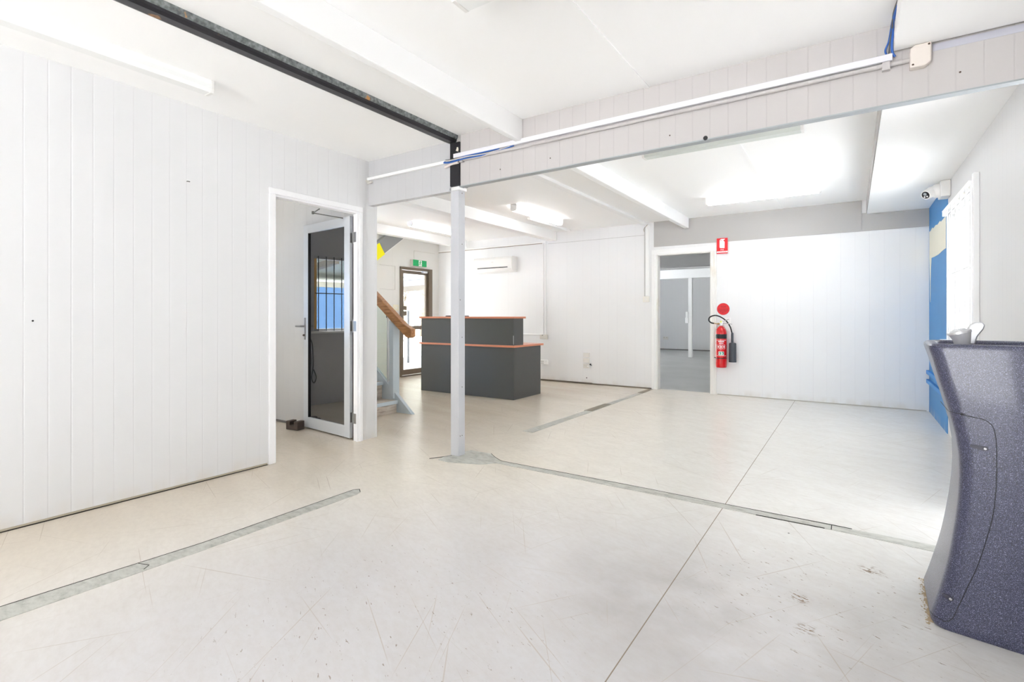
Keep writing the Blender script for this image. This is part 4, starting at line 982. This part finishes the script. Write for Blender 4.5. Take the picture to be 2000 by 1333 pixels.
# small fittings on left wall
b = bm_(); tube(b, [(XL - .002, 1.615, 2.014), (XL + .012, 1.615, 2.013), (XL + .014, 1.628, 2.012)], .003, 8); obj('wall_hook', b, M['cablegrey'], label='tiny dark hook on the left wall high beside the doorway', cat='hook')
b = bm_(); lathe(b, [(.005, -.003), (.005, .001), (.004, .002)], (XL, .851, 1.095), 8, 'x'); obj('nail', b, M['black'], label='tiny dark nail head low on the left wall', cat='nail')

# ---------------------------------------------------------------- outdoors
b = bm_(); box(b, -60, 40, -40, 60, -.30, -.14)
struct('ground', b, M['concrete'], 'pale concrete ground outside', 'ground')
b = bm_(); box(b, -8.3, XE - .1, 2.9, 9.2, 2.50, 2.58)  # slab added out of view to keep sun off the entry
struct('sun_block_slab', b, M['canopy'], 'unseen slab added outside the entry wall to block the sun', 'roof')
cz = lambda y: 2.29 + .11 * (y - 12.05)
def slope_box(b, x0, x1, y0, y1, d0, d1):
    f = lambda x, y: cz(y) + .125 * (x + 12.4)
    vs = box(b, x0, x1, y0, y1, 0, 1)
    for k, v in enumerate(vs): v.co.z = f(v.co.x, v.co.y) + (d0 if k < 4 else d1)
b = bm_(); slope_box(b, -12.45, -8.4, 7.6, 17, 0, .04)
cn = struct('carport_roof', b, M['canopy'], 'sloping carport roof seen through the entry door glass', 'roof')
for x in (-11.6, -10.6):
    b = bm_(); slope_box(b, x - .05, x + .05, 7.6, 17, -.06, -.002); obj('purlin', b, M['signwhite'], cn)
b = bm_(); prism(b, [(8.2, cz(8.2) - .37), (17, cz(17) - .37), (17, cz(17) - .19), (8.2, cz(8.2) - .19)], 'x', -12.45, -12.35); obj('edge_beam', b, M['canopybeam'], cn, label='cream edge beam with rust')
b = bm_(); prism(b, [(8.2, cz(8.2) - .19), (17, cz(17) - .19), (17, cz(17)), (8.2, cz(8.2))], 'x', -12.43, -12.37); obj('fascia', b, M['cladgrey'], cn)
for y in (8.4, 16.8):
    b = bm_(); box(b, -12.44, -12.36, y - .04, y + .04, -.14, cz(y) - .3); obj('post', b, M['cladgrey'], cn)
b = bm_(); tube(b, [(-10.0, 9.93, -.14), (-10.0, 9.93, 1.27)], .03, 12); obj('bollard', b, mat('bollard_grey', (.10, .105, .11), .5), label='grey bollard outside the entry door', cat='bollard')
def tree(x, y, h, r, lab, seed):
    rd = random.Random(seed)
    t = thing('tree', lab, 'tree', (x, y, -.14), 'trees beyond the entry canopy')
    b = bm_(); tube(b, [(x, y, -.14), (x + .15, y, h * .35), (x + .1, y + .2, h * .7)], [.22, .16, .06], 8)
    for k in range(7):
        a = rd.uniform(0, 6.28); tube(b, [(x + .12, y, h * .35 + k * .1), (x + math.cos(a) * r * .6, y + math.sin(a) * r * .6, h * .55 + rd.uniform(0, h * .3))], [.07, .02], 6)
    obj('trunk', b, M['bark'], t)
    b = bm_()
    for k in range(7000):
        a = rd.uniform(0, 6.28); q = r * rd.random() ** .45; zz = h * .12 + h * .9 * rd.random()
        q *= math.sin(min(1, max(.15, (zz - h * .2) / (h * .85))) * PI) ** .5
        c = Vector((x + math.cos(a) * q, y + math.sin(a) * q, zz)); u = Vector((rd.gauss(0, 1), rd.gauss(0, 1), rd.gauss(0, 1))).normalized() * rd.uniform(.035, .085); v = u.orthogonal().normalized() * rd.uniform(.012, .03)
        vs = [b.verts.new(p) for p in (c - u, c + v, c + u, c - v)]; b.faces.new(vs)
    obj('foliage', b, M['leaf'], t)
tree(-20, 19.2, 4.4, 1.7, 'pale gum tree seen at the left of the entry door glass', 3)
tree(-22.5, 23.6, 5.6, 2.4, 'pale gum tree seen at the right of the entry door glass', 4)
# blue shed outside office window
t = thing('shed', 'blue metal shed outside the office window, seen reflected in the door', 'building', (-11, 2, -.14), kind='structure')
b = bm_(); box(b, -12, -11, -8, 3.3, -.14, 1.8); obj('wall', b, mat('pale_blue_sheet', (.22, .45, .85), .5), t)
b = bm_(); box(b, -12.1, -10.9, -8.1, 3.4, 1.8, 1.92); obj('parapet', b, M['cream'], t)
b = bm_(); prism(b, [(-12.1, 2.05), (-9.0, 2.30), (-9.0, 2.35), (-12.1, 2.10)], 'y', -8.1, 3.3); obj('awning', b, mat('awning_grey', (.36, .40, .37), .6), t)
for y in (.4, -1.6):
    b = bm_(); prism(b, [(-12.0, 1.94), (-9.1, 2.17), (-9.1, 2.29), (-12.0, 2.06)], 'y', y, y + .12); obj('beam', b, M['canopybeam'], t)

# ---------------------------------------------------------------- light
w = bpy.data.worlds.new('sky'); SC.world = w; w.use_nodes = True
bg = w.node_tree.nodes['Background']; bg.inputs[0].default_value = (.95, .975, 1.0, 1); bg.inputs[1].default_value = 3.6
sun = bpy.data.lights.new('sun', 'SUN'); sun.energy = 33.0; sun.angle = .02; sun.color = (1, 1, 1)
so = bpy.data.objects.new('sun', sun); COL.objects.link(so); so.rotation_euler = Vector((.50, -.22, -1)).to_track_quat('-Z', 'Y').to_euler()
def portal(name, loc, rot, sx, sy):
    l = bpy.data.lights.new(name, 'AREA'); l.shape = 'RECTANGLE'; l.size = sx; l.size_y = sy; l.cycles.is_portal = True
    o = bpy.data.objects.new(name, l); COL.objects.link(o); o.location = loc; o.rotation_euler = rot
portal('portal_added_near', (-1.5, -3.45, 1.18), (PI / 2, 0, 0), 2.8, 2.36)  # guides daylight through the opening added behind the camera
portal('portal_window', (XR + .13, 5.62, 1.5), (PI / 2, 0, PI / 2), 1.4, 1.2)
portal('portal_entry', (XE - .1, 7.05, 1.0), (PI / 2, 0, -PI / 2), .8, 2.0)
portal('portal_added_stair', (XE - .1, 4.35, 1.9), (PI / 2, 0, -PI / 2), 2.1, .9)
portal('portal_office', (-5.88, 1.53, 1.4), (PI / 2, 0, -PI / 2), 1.9, 1.0)
portal('portal_added_office', (-4.70, -.72, 1.05), (PI / 2, 0, 0), .36, 2.1)
portal('portal_far', (-7.12, 12.55, 1.4), (PI / 2, 0, -PI / 2), 2.5, 2.65)
portal('portal_added_side', (XR + .13, 3.45, 1.03), (PI / 2, 0, PI / 2), .5, 2.05)  # guides daylight through the added side opening

# ---------------------------------------------------------------- camera / view
cam = bpy.data.cameras.new('camera'); cam.sensor_width = 36; cam.sensor_fit = 'HORIZONTAL'
cam.lens = 995.667 / 2000 * 36; cam.shift_x = 0; cam.shift_y = (618 - 666.5) / 2000 
cam.clip_start = .05; cam.clip_end = 200
co = bpy.data.objects.new('camera', cam); COL.objects.link(co); co.location = (0, 0, H); co.rotation_euler = (PI / 2, 0, math.radians(33.699))
SC.camera = co
SC.view_settings.view_transform = 'Standard'; SC.view_settings.look = 'None'; SC.view_settings.gamma = 1; SC.view_settings.use_curve_mapping = False
SC.view_settings.exposure = 0.82
cy = SC.cycles
cy.use_denoising = True; cy.max_bounces = 16; cy.diffuse_bounces = 10; cy.glossy_bounces = 6; cy.transmission_bounces = 8; cy.transparent_max_bounces = 12
cy.sample_clamp_indirect = 8; cy.caustics_reflective = False; cy.caustics_refractive = False
